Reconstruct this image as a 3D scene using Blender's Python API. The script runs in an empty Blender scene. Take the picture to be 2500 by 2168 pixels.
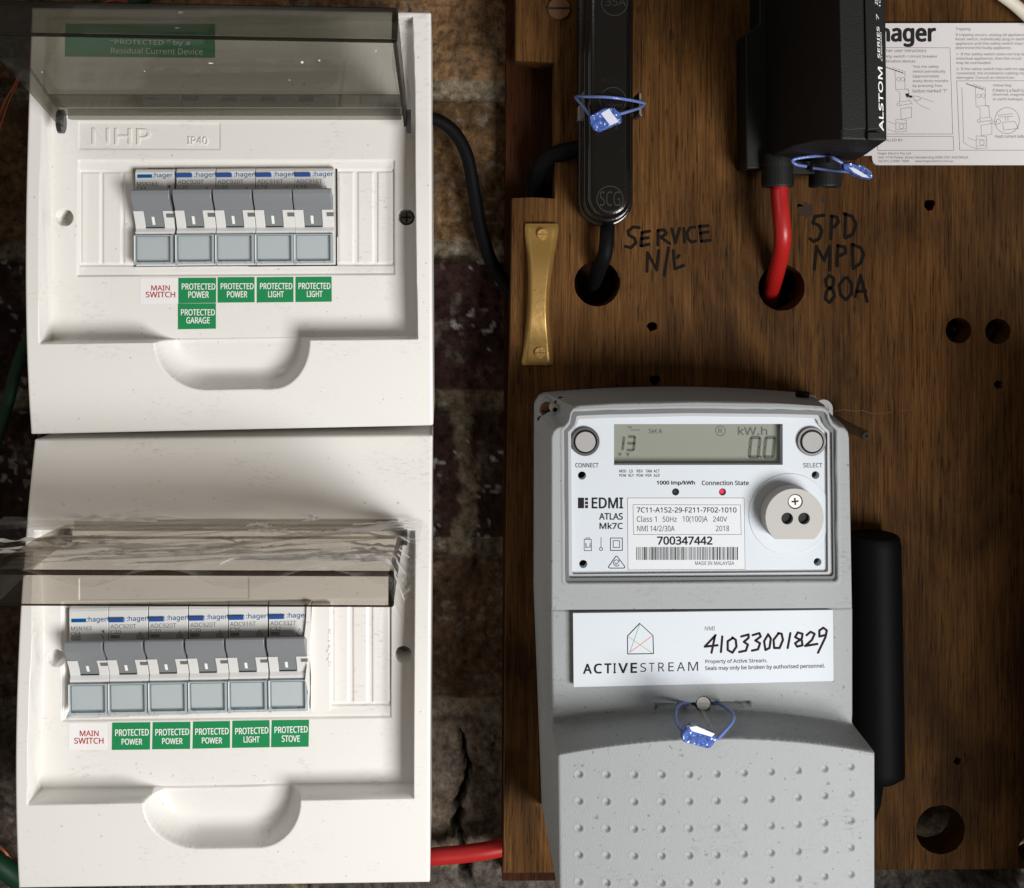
import bpy, math, random, os
import numpy as np
from mathutils import Vector

random.seed(7)
scene = bpy.context.scene

# ------------------------------------------------------------------ camera, world, lamps, exposure
# Frame of reference: x to the right, z up, the wall faces -y.  w = millimetres in front of the
# wooden meter board.  The camera stands D mm in front of the board, square to it, with the
# lens shifted (the photograph is a crop of a larger picture).
U, S, D, CX, CY = 0.001, 0.204, 560.0, 1120.0, 640.0
cam_d = bpy.data.cameras.new('camera'); cam = bpy.data.objects.new('camera', cam_d)
scene.collection.objects.link(cam); scene.camera = cam
cam.location = (0, -D * U, 0); cam.rotation_euler = (math.pi / 2, 0, 0)
cam_d.sensor_width = 36.0; cam_d.lens = 36.0 * D / (2500 * S)
cam_d.shift_x = (1250 - CX) / 2500; cam_d.shift_y = -(1084 - CY) / 2500
cam_d.clip_start = 0.01; cam_d.clip_end = 20

world = bpy.data.worlds.new('World'); scene.world = world; world.use_nodes = True
bg = world.node_tree.nodes['Background']
bg.inputs[0].default_value = (1.0, 0.83, 0.68, 1); bg.inputs[1].default_value = 0.13

def lamp(name, loc, target, size, power, color):
    d = bpy.data.lights.new(name, 'AREA'); d.shape = 'RECTANGLE'
    d.size, d.size_y = size; d.energy = power; d.color = color
    o = bpy.data.objects.new(name, d); scene.collection.objects.link(o)
    o.location = loc
    o.rotation_euler = (Vector(target) - Vector(loc)).to_track_quat('-Z', 'Y').to_euler()
    return o
# daylight through the open cabinet door, low on the right
lamp('door_daylight', (0.56, -0.88, -0.44), (0.0, 0, -0.08), (0.44, 0.44), 14.0, (1.0, 0.99, 0.98))
# weaker daylight from the left of the photographer
lamp('left_daylight', (-0.8, -1.3, 0.75), (0.1, 0, -0.1), (0.5, 0.5), 2.2, (0.90, 0.95, 1.0))

scene.view_settings.view_transform = 'Standard'; scene.view_settings.look = 'None'
scene.view_settings.exposure = 0.16; scene.view_settings.gamma = 1.0
scene.view_settings.use_curve_mapping = False
scene.render.engine = 'CYCLES'
scene.cycles.use_denoising = True
scene.cycles.max_bounces = 10; scene.cycles.transparent_max_bounces = 24
scene.cycles.caustics_reflective = False; scene.cycles.caustics_refractive = False

# ------------------------------------------------------------------ geometry helpers
def XY(px, py, w):
    k = S * (D - w) / D
    return (px - CX) * k, -(py - CY) * k
def P(px, py, w):
    x, y = XY(px, py, w); return (x, y, w)
def Mm(v):                       # (x, y, w) millimetres -> world metres
    return (v[0] * U, -v[2] * U, v[1] * U)

class MB:
    def __init__(s): s.v = []; s.f = []; s.m = []; s.sm = []; s.n = 0
    def add(s, verts, faces, mat=0, smooth=False):
        b = s.n
        for q in verts: s.v.append((float(q[0]), float(q[1]), float(q[2])))
        s.n += len(verts)
        for f in faces: s.f.append(tuple(b + i for i in f)); s.m.append(mat); s.sm.append(smooth)
        return s
    def prism(s, poly, w0, w1, mat=0, back=None):        # poly: mm xy at w1; back: optional poly at w0
        n = len(poly); back = back or poly
        area = sum(poly[i][0]*poly[(i+1)%n][1] - poly[(i+1)%n][0]*poly[i][1] for i in range(n))
        if area < 0: poly = poly[::-1]; back = back[::-1]
        v = [(x, y, w1) for x, y in poly] + [(x, y, w0) for x, y in back]
        f = [tuple(range(n)), tuple(range(2*n-1, n-1, -1))]
        f += [(i, n+i, n+(i+1)%n, (i+1)%n) for i in range(n)]
        return s.add(v, f, mat)
    def box(s, x0, x1, y0, y1, w0, w1, mat=0):
        return s.prism([(x0,y0),(x1,y0),(x1,y1),(x0,y1)], w0, w1, mat)
    def xprism(s, prof, x0, x1, mat=0, smooth=False):    # prof: (y, w) polygon, extruded along x
        n = len(prof)
        area = sum(prof[i][0]*prof[(i+1)%n][1] - prof[(i+1)%n][0]*prof[i][1] for i in range(n))
        if area < 0: prof = prof[::-1]
        v = [(x1, y, w) for y, w in prof] + [(x0, y, w) for y, w in prof]
        f = [tuple(range(n)), tuple(range(2*n-1, n-1, -1))]
        f += [(i, n+i, n+(i+1)%n, (i+1)%n) for i in range(n)]
        return s.add(v, f, mat, smooth)
    def pq(s, pts, w0, w1, mat=0):                       # prism given by photograph pixels at w1
        return s.prism([XY(a, b, w1) for a, b in pts], w0, w1, mat)
    def tube(s, pts, r, mat=0, n=12, samples=8, caps=True, flat=1.0):
        pts = [Vector(p) for p in pts]
        c = []
        if len(pts) > 2 and samples > 1:
            for i in range(len(pts)-1):
                p0 = pts[max(i-1,0)]; p1 = pts[i]; p2 = pts[i+1]; p3 = pts[min(i+2,len(pts)-1)]
                for k in range(samples):
                    t = k/samples
                    c.append(0.5*((2*p1)+(p2-p0)*t+(2*p0-5*p1+4*p2-p3)*t*t+(3*p1-p0-3*p2+p3)*t**3))
            c.append(pts[-1])
        else: c = pts
        v = []; up = Vector((0.123, 0.31, 0.9))
        for i, q in enumerate(c):
            d = (c[min(i+1,len(c)-1)] - c[max(i-1,0)]).normalized()
            a = (up - d*up.dot(d)).normalized(); b = d.cross(a); up = a
            rr = r(i/(len(c)-1)) if callable(r) else r
            for k in range(n):
                t = 2*math.pi*k/n
                v.append(tuple(q + a*math.cos(t)*rr + b*math.sin(t)*rr*flat))
        f = [(i*n+k, i*n+(k+1)%n, (i+1)*n+(k+1)%n, (i+1)*n+k) for i in range(len(c)-1) for k in range(n)]
        s.add(v, f, mat, True)
        if caps:
            m = len(c)
            s.add(v[:n], [tuple(range(n-1,-1,-1))], mat); s.add(v[-n:], [tuple(range(n))], mat)
        return s
    def disc(s, cx, cy, r, w0, w1, mat=0, n=32, r1=None): # round button along w
        r1 = r if r1 is None else r1
        p = [(cx+r1*math.cos(2*math.pi*k/n), cy+r1*math.sin(2*math.pi*k/n)) for k in range(n)]
        b = [(cx+r*math.cos(2*math.pi*k/n), cy+r*math.sin(2*math.pi*k/n)) for k in range(n)]
        return s.prism(p, w0, w1, mat, b)
    def ring(s, cx, cy, r0, r1, w0, w1, mat=0, n=40):
        v = []; 
        for k in range(n):
            c, q = math.cos(2*math.pi*k/n), math.sin(2*math.pi*k/n)
            v += [(cx+r0*c,cy+r0*q,w1),(cx+r1*c,cy+r1*q,w1),(cx+r1*c,cy+r1*q,w0),(cx+r0*c,cy+r0*q,w0)]
        f = []
        for k in range(n):
            a, b = 4*k, 4*((k+1)%n)
            f += [(a,a+1,b+1,b),(a+1,a+2,b+2,b+1),(a+3,a,b,b+3)]
        return s.add(v, f, mat)
    def ball(s, c, r, mat=0, n=12, sc=(1,1,1)):
        v = []; f = []
        for i in range(n+1):
            for k in range(2*n):
                t = math.pi*i/n; p = math.pi*k/n
                v.append((c[0]+sc[0]*r*math.sin(t)*math.cos(p), c[1]+sc[1]*r*math.cos(t), c[2]+sc[2]*r*math.sin(t)*math.sin(p)))
        for i in range(n):
            for k in range(2*n): f.append((i*2*n+k, i*2*n+(k+1)%(2*n), (i+1)*2*n+(k+1)%(2*n), (i+1)*2*n+k))
        return s.add(v, f, mat, True)
    # flat print: strokes and text on a surface at height w (photograph pixels)
    def stroke(s, pts, width, w, mat=0, tomm=None, closed=False):
        q = [tuple(tomm(*p)) if tomm else XY(p[0], p[1], w) for p in pts]
        if closed: q = q + [q[0]]
        k = S*(D-w)/D if not tomm else 1.0
        h = width*k/2
        for i in range(len(q)-1):
            a, b = Vector(q[i]), Vector(q[i+1])
            d = b-a
            if d.length < 1e-6: continue
            d.normalize(); nrm = Vector((-d.y, d.x))*h
            lift = w + 0.006*(i % 5)
            n = 6
            pl = []
            for t in range(n+1):
                an = math.pi/2 + math.pi*t/n
                pl.append(a + d*math.cos(an)*h + Vector((-d.y,d.x))*math.sin(an)*h)
            for t in range(n+1):
                an = -math.pi/2 + math.pi*t/n
                pl.append(b + d*math.cos(an)*h + Vector((-d.y,d.x))*math.sin(an)*h)
            s.add([(p.x,p.y,lift) for p in pl], [tuple(range(len(pl)))], mat)
        return s
    def text(s, body, quad, w, mat=0, bold=0.0, tomm=None, extrude=0.0, shear=0.0):
        vs, fs = text_mesh(body, 0)
        if len(vs) == 0: return s
        lo, hi = vs.min(0), vs.max(0)
        uv = (vs - lo)/np.maximum(hi - lo, 1e-6)
        uv[:,0] = uv[:,0] + shear*(uv[:,1]-0.5)
        if len(quad) == 4 and not hasattr(quad[0], '__len__'):
            x0, y0, x1, y1 = quad; quad = [(x0,y0),(x1,y0),(x1,y1),(x0,y1)]
        q = np.array(quad, float)                        # TL TR BR BL
        u = uv[:,0:1]; v = uv[:,1:2]
        p = (1-v)*((1-u)*q[3]+u*q[2]) + v*((1-u)*q[0]+u*q[1])
        if tomm: out = [(*tomm(a,b), w) for a,b in p]
        else: out = [(*XY(a,b,w), w) for a,b in p]
        s.add(out, fs, mat)
        if bold > 0 and not extrude:                     # heavier letters: the same outline set down again beside itself
            hgt = float(hi[1]-lo[1]); pa = np.array(out); H = max(min(np.ptp(pa[:,1]), np.ptp(pa[:,0])) if tomm is None and abs(q[1][1]-q[0][1]) > abs(q[1][0]-q[0][0]) else np.ptp(pa[:,1]), 1e-6)
            e = bold*H*1.5
            for i, (dx, dy) in enumerate(((e,0),(-e,0),(0,e*.8),(0,-e*.8),(e*.7,e*.6),(-e*.7,-e*.6),(e*.7,-e*.6),(-e*.7,e*.6))):
                s.add([(a+dx,b+dy,c+.003*(i+1)) for a,b,c in out], fs, mat)
        if extrude:
            from collections import Counter
            cnt = Counter()
            for f in fs:
                for i in range(len(f)): cnt[tuple(sorted((f[i], f[(i+1)%len(f)])))] += 1
            edges = [e for f in fs for e in [(f[i], f[(i+1)%len(f)]) for i in range(len(f))] if cnt[tuple(sorted(e))] == 1]
            nv = len(out)
            s.add(out + [(a,b,c-extrude) for a,b,c in out], [(e[0], e[0]+nv, e[1]+nv, e[1]) for e in edges], mat)
        return s

FONT = None
try:                                                   # Blender's own interface typeface, if present
    FONT = bpy.data.fonts.load(os.path.join(bpy.utils.system_resource('DATAFILES'), 'fonts', 'NotoSansMath-Regular.woff2'))
except Exception:
    FONT = None
_tc = {}
def text_mesh(body, bold):
    key = (body, round(bold, 3))
    if key in _tc: return _tc[key]
    c = bpy.data.curves.new('t', 'FONT'); c.body = body; c.size = 1; c.resolution_u = 3
    c.fill_mode = 'FRONT'
    if FONT: c.font = FONT
    o = bpy.data.objects.new('t', c)
    me = o.to_mesh()
    vs = np.zeros(len(me.vertices)*3); me.vertices.foreach_get('co', vs)
    fs = [tuple(p.vertices) for p in me.polygons]
    o.to_mesh_clear(); bpy.data.objects.remove(o); bpy.data.curves.remove(c)
    _tc[key] = (vs.reshape(-1,3)[:,:2].copy(), fs)
    return _tc[key]

def plate(outline, holes, w0, w1):
    """flat board: outline and holes in mm, with real inner walls"""
    c = bpy.data.curves.new('p', 'CURVE'); c.dimensions = '2D'; c.fill_mode = 'BOTH'; c.extrude = (w1-w0)/2
    for loop in [outline]+holes:
        sp = c.splines.new('POLY'); sp.points.add(len(loop)-1)
        for i, (x, y) in enumerate(loop): sp.points[i].co = (x, y, 0, 1)
        sp.use_cyclic_u = True
    o = bpy.data.objects.new('p', c); me = o.to_mesh()
    vs = np.zeros(len(me.vertices)*3); me.vertices.foreach_get('co', vs); vs = vs.reshape(-1,3)
    fs = [tuple(p.vertices) for p in me.polygons]
    o.to_mesh_clear(); bpy.data.objects.remove(o); bpy.data.curves.remove(c)
    vs[:,2] += (w0+w1)/2
    return vs, fs
def circ(cx, cy, r, n=40, rag=0.0):
    return [(cx+r*(1+rag*random.uniform(-1,1))*math.cos(2*math.pi*k/n), cy+r*(1+rag*random.uniform(-1,1))*math.sin(2*math.pi*k/n)) for k in range(n)]
def pcirc(px, py, rp, w, n=40, rag=0.0):
    x, y = XY(px, py, w); return circ(x, y, rp*S*(D-w)/D, n, rag)

col = scene.collection
def tag(o, label=None, cat=None, group=None, kind=None):
    if label: o['label'] = label
    if cat: o['category'] = cat
    if group: o['group'] = group
    if kind: o['kind'] = kind
    return o
def empty(name, at, label, cat, group=None):
    o = bpy.data.objects.new(name, None); o.empty_display_size = 0.01
    o.location = Mm(at); col.objects.link(o)
    return tag(o, label, cat, group)
def worldloc(o):
    v = Vector(o.location)
    while o.parent: o = o.parent; v += Vector(o.location)
    return v
def link_mesh(name, me, parent, centre):
    o = bpy.data.objects.new(name, me); col.objects.link(o)
    if parent is not None:
        o.parent = parent; o.location = Vector(centre) - worldloc(parent)
    else: o.location = centre
    return o
def obj(name, mb, mats, parent=None, bevel=0, seg=2, local=False, angle=40):
    if not isinstance(mats, (list, tuple)): mats = [mats]
    v = np.array([Mm(q) for q in mb.v])
    c = Vector((0,0,0)) if local else Vector((v.min(0)+v.max(0))/2)
    me = bpy.data.meshes.new(name)
    me.from_pydata((v - np.array(c)).tolist(), [], mb.f)
    for m in mats: me.materials.append(m)
    me.polygons.foreach_set('material_index', mb.m); me.polygons.foreach_set('use_smooth', mb.sm)
    me.update()
    if local:
        o = bpy.data.objects.new(name, me); col.objects.link(o); o.parent = parent
    else: o = link_mesh(name, me, parent, c)
    if bevel:
        b = o.modifiers.new('bevel', 'BEVEL'); b.width = bevel*U; b.segments = seg
        b.limit_method = 'ANGLE'; b.angle_limit = math.radians(angle); b.use_clamp_overlap = True
    return o

# numpy fields -------------------------------------------------------
def smooth(e0, e1, x):
    t = np.clip((x-e0)/(e1-e0), 0, 1); return t*t*(3-2*t)
def sdf(X, Y, poly):
    """signed distance in mm, positive inside"""
    n = len(poly); d2 = np.full(X.shape, 1e9); ins = np.zeros(X.shape, bool)
    for i in range(n):
        ax, ay = poly[i]; bx, by = poly[(i+1) % n]
        ex, ey = bx-ax, by-ay
        L = ex*ex+ey*ey
        if L < 1e-12: continue
        t = np.clip(((X-ax)*ex+(Y-ay)*ey)/L, 0, 1)
        d2 = np.minimum(d2, (X-ax-t*ex)**2+(Y-ay-t*ey)**2)
        if ay != by:
            c = ((ay <= Y) & (by > Y)) | ((by <= Y) & (ay > Y))
            ins ^= c & (X < ax + (Y-ay)*ex/ey)
    return np.where(ins, 1, -1)*np.sqrt(d2)
_rs = np.random.RandomState(3)
def vnoise(x, y, seed=0):
    rs = np.random.RandomState(seed); T = rs.rand(256, 256)
    xi = np.floor(x).astype(int); yi = np.floor(y).astype(int); fx = x-xi; fy = y-yi
    fx = fx*fx*(3-2*fx); fy = fy*fy*(3-2*fy)
    a = T[xi%256, yi%256]; b = T[(xi+1)%256, yi%256]; c = T[xi%256, (yi+1)%256]; d = T[(xi+1)%256, (yi+1)%256]
    return (a*(1-fx)+b*fx)*(1-fy)+(c*(1-fx)+d*fx)*fy
def fbm(x, y, oct=4, seed=0):
    s = 0; a = .5
    for i in range(oct): s = s+a*vnoise(x*2**i+7.3*i, y*2**i+3.1*i, seed+i); a *= .5
    return s
def grid_object(name, X, Y, W, mat, parent=None, skirt=None, flare=(0,0,0,0), attrs=None, drop=None):
    """height field as one smooth mesh with a skirt of real side walls going back to w = skirt"""
    ny, nx = X.shape
    v = np.stack([X*U, -W*U, Y*U], -1).reshape(-1,3)
    idx = np.arange(nx*ny).reshape(ny,nx)
    a = idx[:-1,:-1]; b = idx[:-1,1:]; c = idx[1:,1:]; d = idx[1:,:-1]
    q = np.stack([a,d,c,b], -1).reshape(-1,4)
    if drop is not None:
        keep = ~(drop[:-1,:-1]&drop[:-1,1:]&drop[1:,1:]&drop[1:,:-1]).reshape(-1); q = q[keep]
    nf_s = len(q)
    if skirt is not None:
        loop = np.concatenate([idx[0,:-1], idx[:-1,-1], idx[-1,:0:-1], idx[:0:-1,0]])
        lx = X.reshape(-1)[loop]; ly = Y.reshape(-1)[loop]
        fl, fr, ft, fb = flare
        cx = (lx.min()+lx.max())/2; cy = (ly.min()+ly.max())/2
        tx = (lx-lx.min())/(lx.max()-lx.min()); ty = (ly-ly.min())/(ly.max()-ly.min())
        sx = lx - (fl[0]*ty+fl[1]*(1-ty) if isinstance(fl, tuple) else fl)*(1-tx) + fr*tx; sy = ly - fb*(1-ty) + ft*ty
        rim = v[loop].copy()                             # own copy of the rim so that the edge stays crisp
        low = np.stack([sx*U, np.full_like(sx, -skirt*U), sy*U], -1)
        n0 = len(v); m = len(loop)
        v = np.concatenate([v, rim, low])
        i0 = n0+np.arange(m); i1 = n0+(np.arange(m)+1)%m
        q = np.concatenate([q, np.stack([i0, i0+m, i1+m, i1], -1)[:, ::-1]])
    ctr = (v.min(0)+v.max(0))/2
    me = bpy.data.meshes.new(name)
    me.vertices.add(len(v)); me.vertices.foreach_set('co', (v-ctr).reshape(-1))
    me.loops.add(len(q)*4); me.loops.foreach_set('vertex_index', q.reshape(-1).astype(np.int32))
    me.polygons.add(len(q)); me.polygons.foreach_set('loop_start', np.arange(len(q), dtype=np.int32)*4)
    sm = np.ones(len(q), bool)
    me.polygons.foreach_set('use_smooth', sm)
    me.update(calc_edges=True); me.validate()
    me.materials.append(mat)
    if attrs:
        for k, val in attrs.items():
            at = me.color_attributes.new(k, 'FLOAT_COLOR', 'POINT')
            full = np.ones((len(v), 4), np.float32); full[:nx*ny, :3] = val.reshape(-1,3)
            at.data.foreach_set('color', full.reshape(-1))
    return link_mesh(name, me, parent, Vector(ctr))
def bilinear(tl, tr, br, bl, cell, rc=0.0):
    """grid of mm points over a four-sided outline, with its corners rounded by rc mm"""
    tl, tr, br, bl = [np.array(p, float) for p in (tl,tr,br,bl)]
    W = (np.linalg.norm(tr-tl)+np.linalg.norm(br-bl))/2; H = (np.linalg.norm(tl-bl)+np.linalg.norm(tr-br))/2
    nx, ny = int(W/cell)+1, int(H/cell)+1
    a, b = np.meshgrid(np.linspace(0, W, nx), np.linspace(0, H, ny))
    if rc:
        for (cx, cy, sx, sy) in ((rc,rc,-1,-1),(W-rc,rc,1,-1),(W-rc,H-rc,1,1),(rc,H-rc,-1,1)):
            dx = (a-cx)*sx; dy = (b-cy)*sy
            m = (dx > 0) & (dy > 0)
            L = np.sqrt(dx**2+dy**2)+1e-9; k = np.maximum(dx,dy)/L
            a = np.where(m, cx+dx*k*sx, a); b = np.where(m, cy+dy*k*sy, b)
    u = (a/W)[...,None]; v = (b/H)[...,None]
    p = (1-v)*((1-u)*tl+u*tr)+v*((1-u)*bl+u*br)
    ed = np.minimum(np.minimum(a, W-a), np.minimum(b, H-b))
    return p[...,0], p[...,1], ed, a, b, W, H

# ------------------------------------------------------------------ materials
def mat(name, color, rough=0.5, spec=0.5, metal=0.0, bump=0.0, bscale=2000, dirt=0.0, dirtcol=(0.3,0.26,0.22), coat=0.0, vary=0.0, speck=.745):
    m = bpy.data.materials.new(name); m.use_nodes = True
    nt = m.node_tree; N = nt.nodes; L = nt.links; b = N['Principled BSDF']
    b.inputs['Base Color'].default_value = (*color, 1); b.inputs['Roughness'].default_value = rough
    b.inputs['Metallic'].default_value = metal; b.inputs['Specular IOR Level'].default_value = spec
    if coat: b.inputs['Coat Weight'].default_value = coat
    tc = N.new('ShaderNodeTexCoord')
    if bump:
        n = N.new('ShaderNodeTexNoise'); n.inputs['Scale'].default_value = bscale; n.inputs['Detail'].default_value = 3
        bp = N.new('ShaderNodeBump'); bp.inputs['Strength'].default_value = bump; bp.inputs['Distance'].default_value = 0.0004
        L.new(tc.outputs['Object'], n.inputs['Vector']); L.new(n.outputs['Fac'], bp.inputs['Height']); L.new(bp.outputs[0], b.inputs['Normal'])
    if dirt or vary:
        mix = N.new('ShaderNodeMix'); mix.data_type = 'RGBA'
        mix.inputs[6].default_value = (*color, 1); mix.inputs[7].default_value = (*dirtcol, 1)
        # streaky smudges: broken fine noise masked by a broad one
        n1 = N.new('ShaderNodeTexNoise'); n1.inputs['Scale'].default_value = 38; n1.inputs['Detail'].default_value = 4
        mp = N.new('ShaderNodeMapping'); mp.inputs['Rotation'].default_value = (0, 0.6, 0); mp.inputs['Scale'].default_value = (300, 300, 820)
        n2 = N.new('ShaderNodeTexNoise'); n2.inputs['Scale'].default_value = 1.0; n2.inputs['Detail'].default_value = 5; n2.inputs['Roughness'].default_value = .7
        r1 = N.new('ShaderNodeMapRange'); r1.inputs[1].default_value = .50; r1.inputs[2].default_value = .68
        r2 = N.new('ShaderNodeMapRange'); r2.inputs[1].default_value = .52; r2.inputs[2].default_value = .70
        n3 = N.new('ShaderNodeTexNoise'); n3.inputs['Scale'].default_value = 420; n3.inputs['Detail'].default_value = 1
        r3 = N.new('ShaderNodeMapRange'); r3.inputs[1].default_value = speck; r3.inputs[2].default_value = speck+.05
        ml = N.new('ShaderNodeMath'); ml.operation = 'MULTIPLY'
        ad = N.new('ShaderNodeMath'); ad.operation = 'MAXIMUM'
        mu = N.new('ShaderNodeMath'); mu.operation = 'MULTIPLY'; mu.inputs[1].default_value = dirt
        L.new(tc.outputs['Object'], n1.inputs['Vector']); L.new(tc.outputs['Object'], mp.inputs['Vector']); L.new(mp.outputs[0], n2.inputs['Vector'])
        L.new(tc.outputs['Object'], n3.inputs['Vector']); L.new(n3.outputs['Fac'], r3.inputs[0])
        L.new(n1.outputs['Fac'], r1.inputs[0]); L.new(n2.outputs['Fac'], r2.inputs[0])
        L.new(r1.outputs[0], ml.inputs[0]); L.new(r2.outputs[0], ml.inputs[1])
        L.new(ml.outputs[0], ad.inputs[0]); L.new(r3.outputs[0], ad.inputs[1]); L.new(ad.outputs[0], mu.inputs[0])
        L.new(mu.outputs[0], mix.inputs[0]); L.new(mix.outputs[2], b.inputs['Base Color'])
    return m

def clear_mat(name, tint, gloss_rough=0.05, haze=0.0, hazecol=(.8,.8,.8), ior=1.45, streak=0.0, refl=0.3, glow=False, facet=0.0):
    m = bpy.data.materials.new(name); m.use_nodes = True
    nt = m.node_tree; N = nt.nodes; L = nt.links; N.remove(N['Principled BSDF'])
    out = N['Material Output']
    tr = N.new('ShaderNodeBsdfTransparent'); tr.inputs[0].default_value = (*tint, 1)
    gl = N.new('ShaderNodeBsdfGlossy'); gl.inputs['Roughness'].default_value = gloss_rough
    fr = N.new('ShaderNodeFresnel'); fr.inputs['IOR'].default_value = ior
    df = N.new('ShaderNodeBsdfDiffuse'); df.inputs[0].default_value = (*hazecol, 1)
    if glow:                                             # crinkled film scatters light through as well as back
        d0 = df; tl = N.new('ShaderNodeBsdfTranslucent'); tl.inputs[0].default_value = (*hazecol, 1)
        df = N.new('ShaderNodeMixShader'); df.inputs[0].default_value = .5
        L.new(d0.outputs[0], df.inputs[1]); L.new(tl.outputs[0], df.inputs[2])
    if facet:
        tcf = N.new('ShaderNodeTexCoord'); vf = N.new('ShaderNodeTexVoronoi'); vf.inputs['Scale'].default_value = 420
        bf = N.new('ShaderNodeBump'); bf.inputs['Strength'].default_value = facet; bf.inputs['Distance'].default_value = .002
        L.new(tcf.outputs['Object'], vf.inputs['Vector']); L.new(vf.outputs['Distance'], bf.inputs['Height'])
        for q_ in (gl, fr): L.new(bf.outputs[0], q_.inputs['Normal'])
        if not glow: L.new(bf.outputs[0], df.inputs['Normal'])
    m1 = N.new('ShaderNodeMixShader'); m2 = N.new('ShaderNodeMixShader')
    m1.inputs[0].default_value = haze
    L.new(tr.outputs[0], m1.inputs[1]); L.new(df.outputs[0], m1.inputs[2])
    ml = N.new('ShaderNodeMath'); ml.operation = 'MULTIPLY'; ml.inputs[1].default_value = refl; L.new(fr.outputs[0], ml.inputs[0])
    L.new(ml.outputs[0], m2.inputs[0]); L.new(m1.outputs[0], m2.inputs[1]); L.new(gl.outputs[0], m2.inputs[2])
    L.new(m2.outputs[0], out.inputs['Surface'])
    if streak:
        tc = N.new('ShaderNodeTexCoord'); mp = N.new('ShaderNodeMapping'); mp.inputs['Scale'].default_value = (7, 45, 110)
        n = N.new('ShaderNodeTexNoise'); n.inputs['Scale'].default_value = 1; n.inputs['Detail'].default_value = 3
        r = N.new('ShaderNodeMapRange'); r.inputs[1].default_value = .5; r.inputs[2].default_value = .75; r.inputs[3].default_value = haze*0.3; r.inputs[4].default_value = haze+streak
        L.new(tc.outputs['Object'], mp.inputs['Vector']); L.new(mp.outputs[0], n.inputs['Vector']); L.new(n.outputs['Fac'], r.inputs[0]); L.new(r.outputs[0], m1.inputs[0])
    return m

def wood_mat(name, dark, mid, light, stain=0.5, rough=0.55):
    m = bpy.data.materials.new(name); m.use_nodes = True
    nt = m.node_tree; N = nt.nodes; L = nt.links; b = N['Principled BSDF']
    b.inputs['Roughness'].default_value = rough; b.inputs['Specular IOR Level'].default_value = 0.06
    tc = N.new('ShaderNodeTexCoord')
    def noise(scale, detail, rg=0.6, dist=0.0):
        mp = N.new('ShaderNodeMapping'); mp.inputs['Scale'].default_value = scale
        n = N.new('ShaderNodeTexNoise'); n.inputs['Scale'].default_value = 1; n.inputs['Detail'].default_value = detail
        n.inputs['Roughness'].default_value = rg; n.inputs['Distortion'].default_value = dist
        L.new(tc.outputs['Object'], mp.inputs['Vector']); L.new(mp.outputs[0], n.inputs['Vector']); return n.outputs['Fac']
    g1 = noise((480, 480, 26), 6, .65, .3); g2 = noise((1250, 1250, 30), 4, .7, .15); g3 = noise((22, 22, 9), 4, .6, .8); g4 = noise((1150,1150,75), 2)
    r = N.new('ShaderNodeValToRGB')
    r.color_ramp.elements[0].position = .30; r.color_ramp.elements[0].color = (*dark, 1)
    r.color_ramp.elements[1].position = .74; r.color_ramp.elements[1].color = (*light, 1)
    e = r.color_ramp.elements.new(.5); e.color = (*mid, 1)
    a = N.new('ShaderNodeMath'); a.operation = 'MULTIPLY_ADD'; a.inputs[1].default_value = .72
    L.new(g2, a.inputs[0])
    s1 = N.new('ShaderNodeMath'); s1.operation = 'MULTIPLY'; s1.inputs[1].default_value = .30; L.new(g1, s1.inputs[0]); L.new(s1.outputs[0], a.inputs[2])
    L.new(a.outputs[0], r.inputs[0])
    mr = N.new('ShaderNodeMapRange'); mr.inputs[1].default_value = .36; mr.inputs[2].default_value = .62; mr.inputs[3].default_value = 1-stain; mr.inputs[4].default_value = 1.15
    L.new(g3, mr.inputs[0])
    # open pores: short dark dashes along the grain
    pr = N.new('ShaderNodeMapRange'); pr.inputs[1].default_value = .57; pr.inputs[2].default_value = .67; pr.inputs[3].default_value = 1; pr.inputs[4].default_value = .42
    L.new(g4, pr.inputs[0])
    mm = N.new('ShaderNodeMath'); mm.operation = 'MULTIPLY'; L.new(mr.outputs[0], mm.inputs[0]); L.new(pr.outputs[0], mm.inputs[1])
    vm = N.new('ShaderNodeVectorMath'); vm.operation = 'SCALE'; L.new(r.outputs[0], vm.inputs[0]); L.new(mm.outputs[0], vm.inputs['Scale'])
    L.new(vm.outputs[0], b.inputs['Base Color'])
    bp = N.new('ShaderNodeBump'); bp.inputs['Strength'].default_value = .55; bp.inputs['Distance'].default_value = .0006
    L.new(a.outputs[0], bp.inputs['Height']); L.new(bp.outputs[0], b.inputs['Normal'])
    return m

def brick_mat():
    m = bpy.data.materials.new('old_brick'); m.use_nodes = True
    nt = m.node_tree; N = nt.nodes; L = nt.links; b = N['Principled BSDF']
    b.inputs['Roughness'].default_value = .95; b.inputs['Specular IOR Level'].default_value = .15
    at = N.new('ShaderNodeVertexColor'); at.layer_name = 'tint'
    tc = N.new('ShaderNodeTexCoord')
    n = N.new('ShaderNodeTexNoise'); n.inputs['Scale'].default_value = 240; n.inputs['Detail'].default_value = 5; n.inputs['Roughness'].default_value = .7
    L.new(tc.outputs['Object'], n.inputs['Vector'])
    mr = N.new('ShaderNodeMapRange'); mr.inputs[1].default_value = .3; mr.inputs[2].default_value = .72; mr.inputs[3].default_value = .30; mr.inputs[4].default_value = 1.6
    L.new(n.outputs['Fac'], mr.inputs[0])
    vm = N.new('ShaderNodeVectorMath'); vm.operation = 'SCALE'; L.new(at.outputs[0], vm.inputs[0]); L.new(mr.outputs[0], vm.inputs['Scale'])
    L.new(vm.outputs[0], b.inputs['Base Color'])
    bp = N.new('ShaderNodeBump'); bp.inputs['Strength'].default_value = .9; bp.inputs['Distance'].default_value = .002
    L.new(n.outputs['Fac'], bp.inputs['Height']); L.new(bp.outputs[0], b.inputs['Normal'])
    return m

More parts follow.
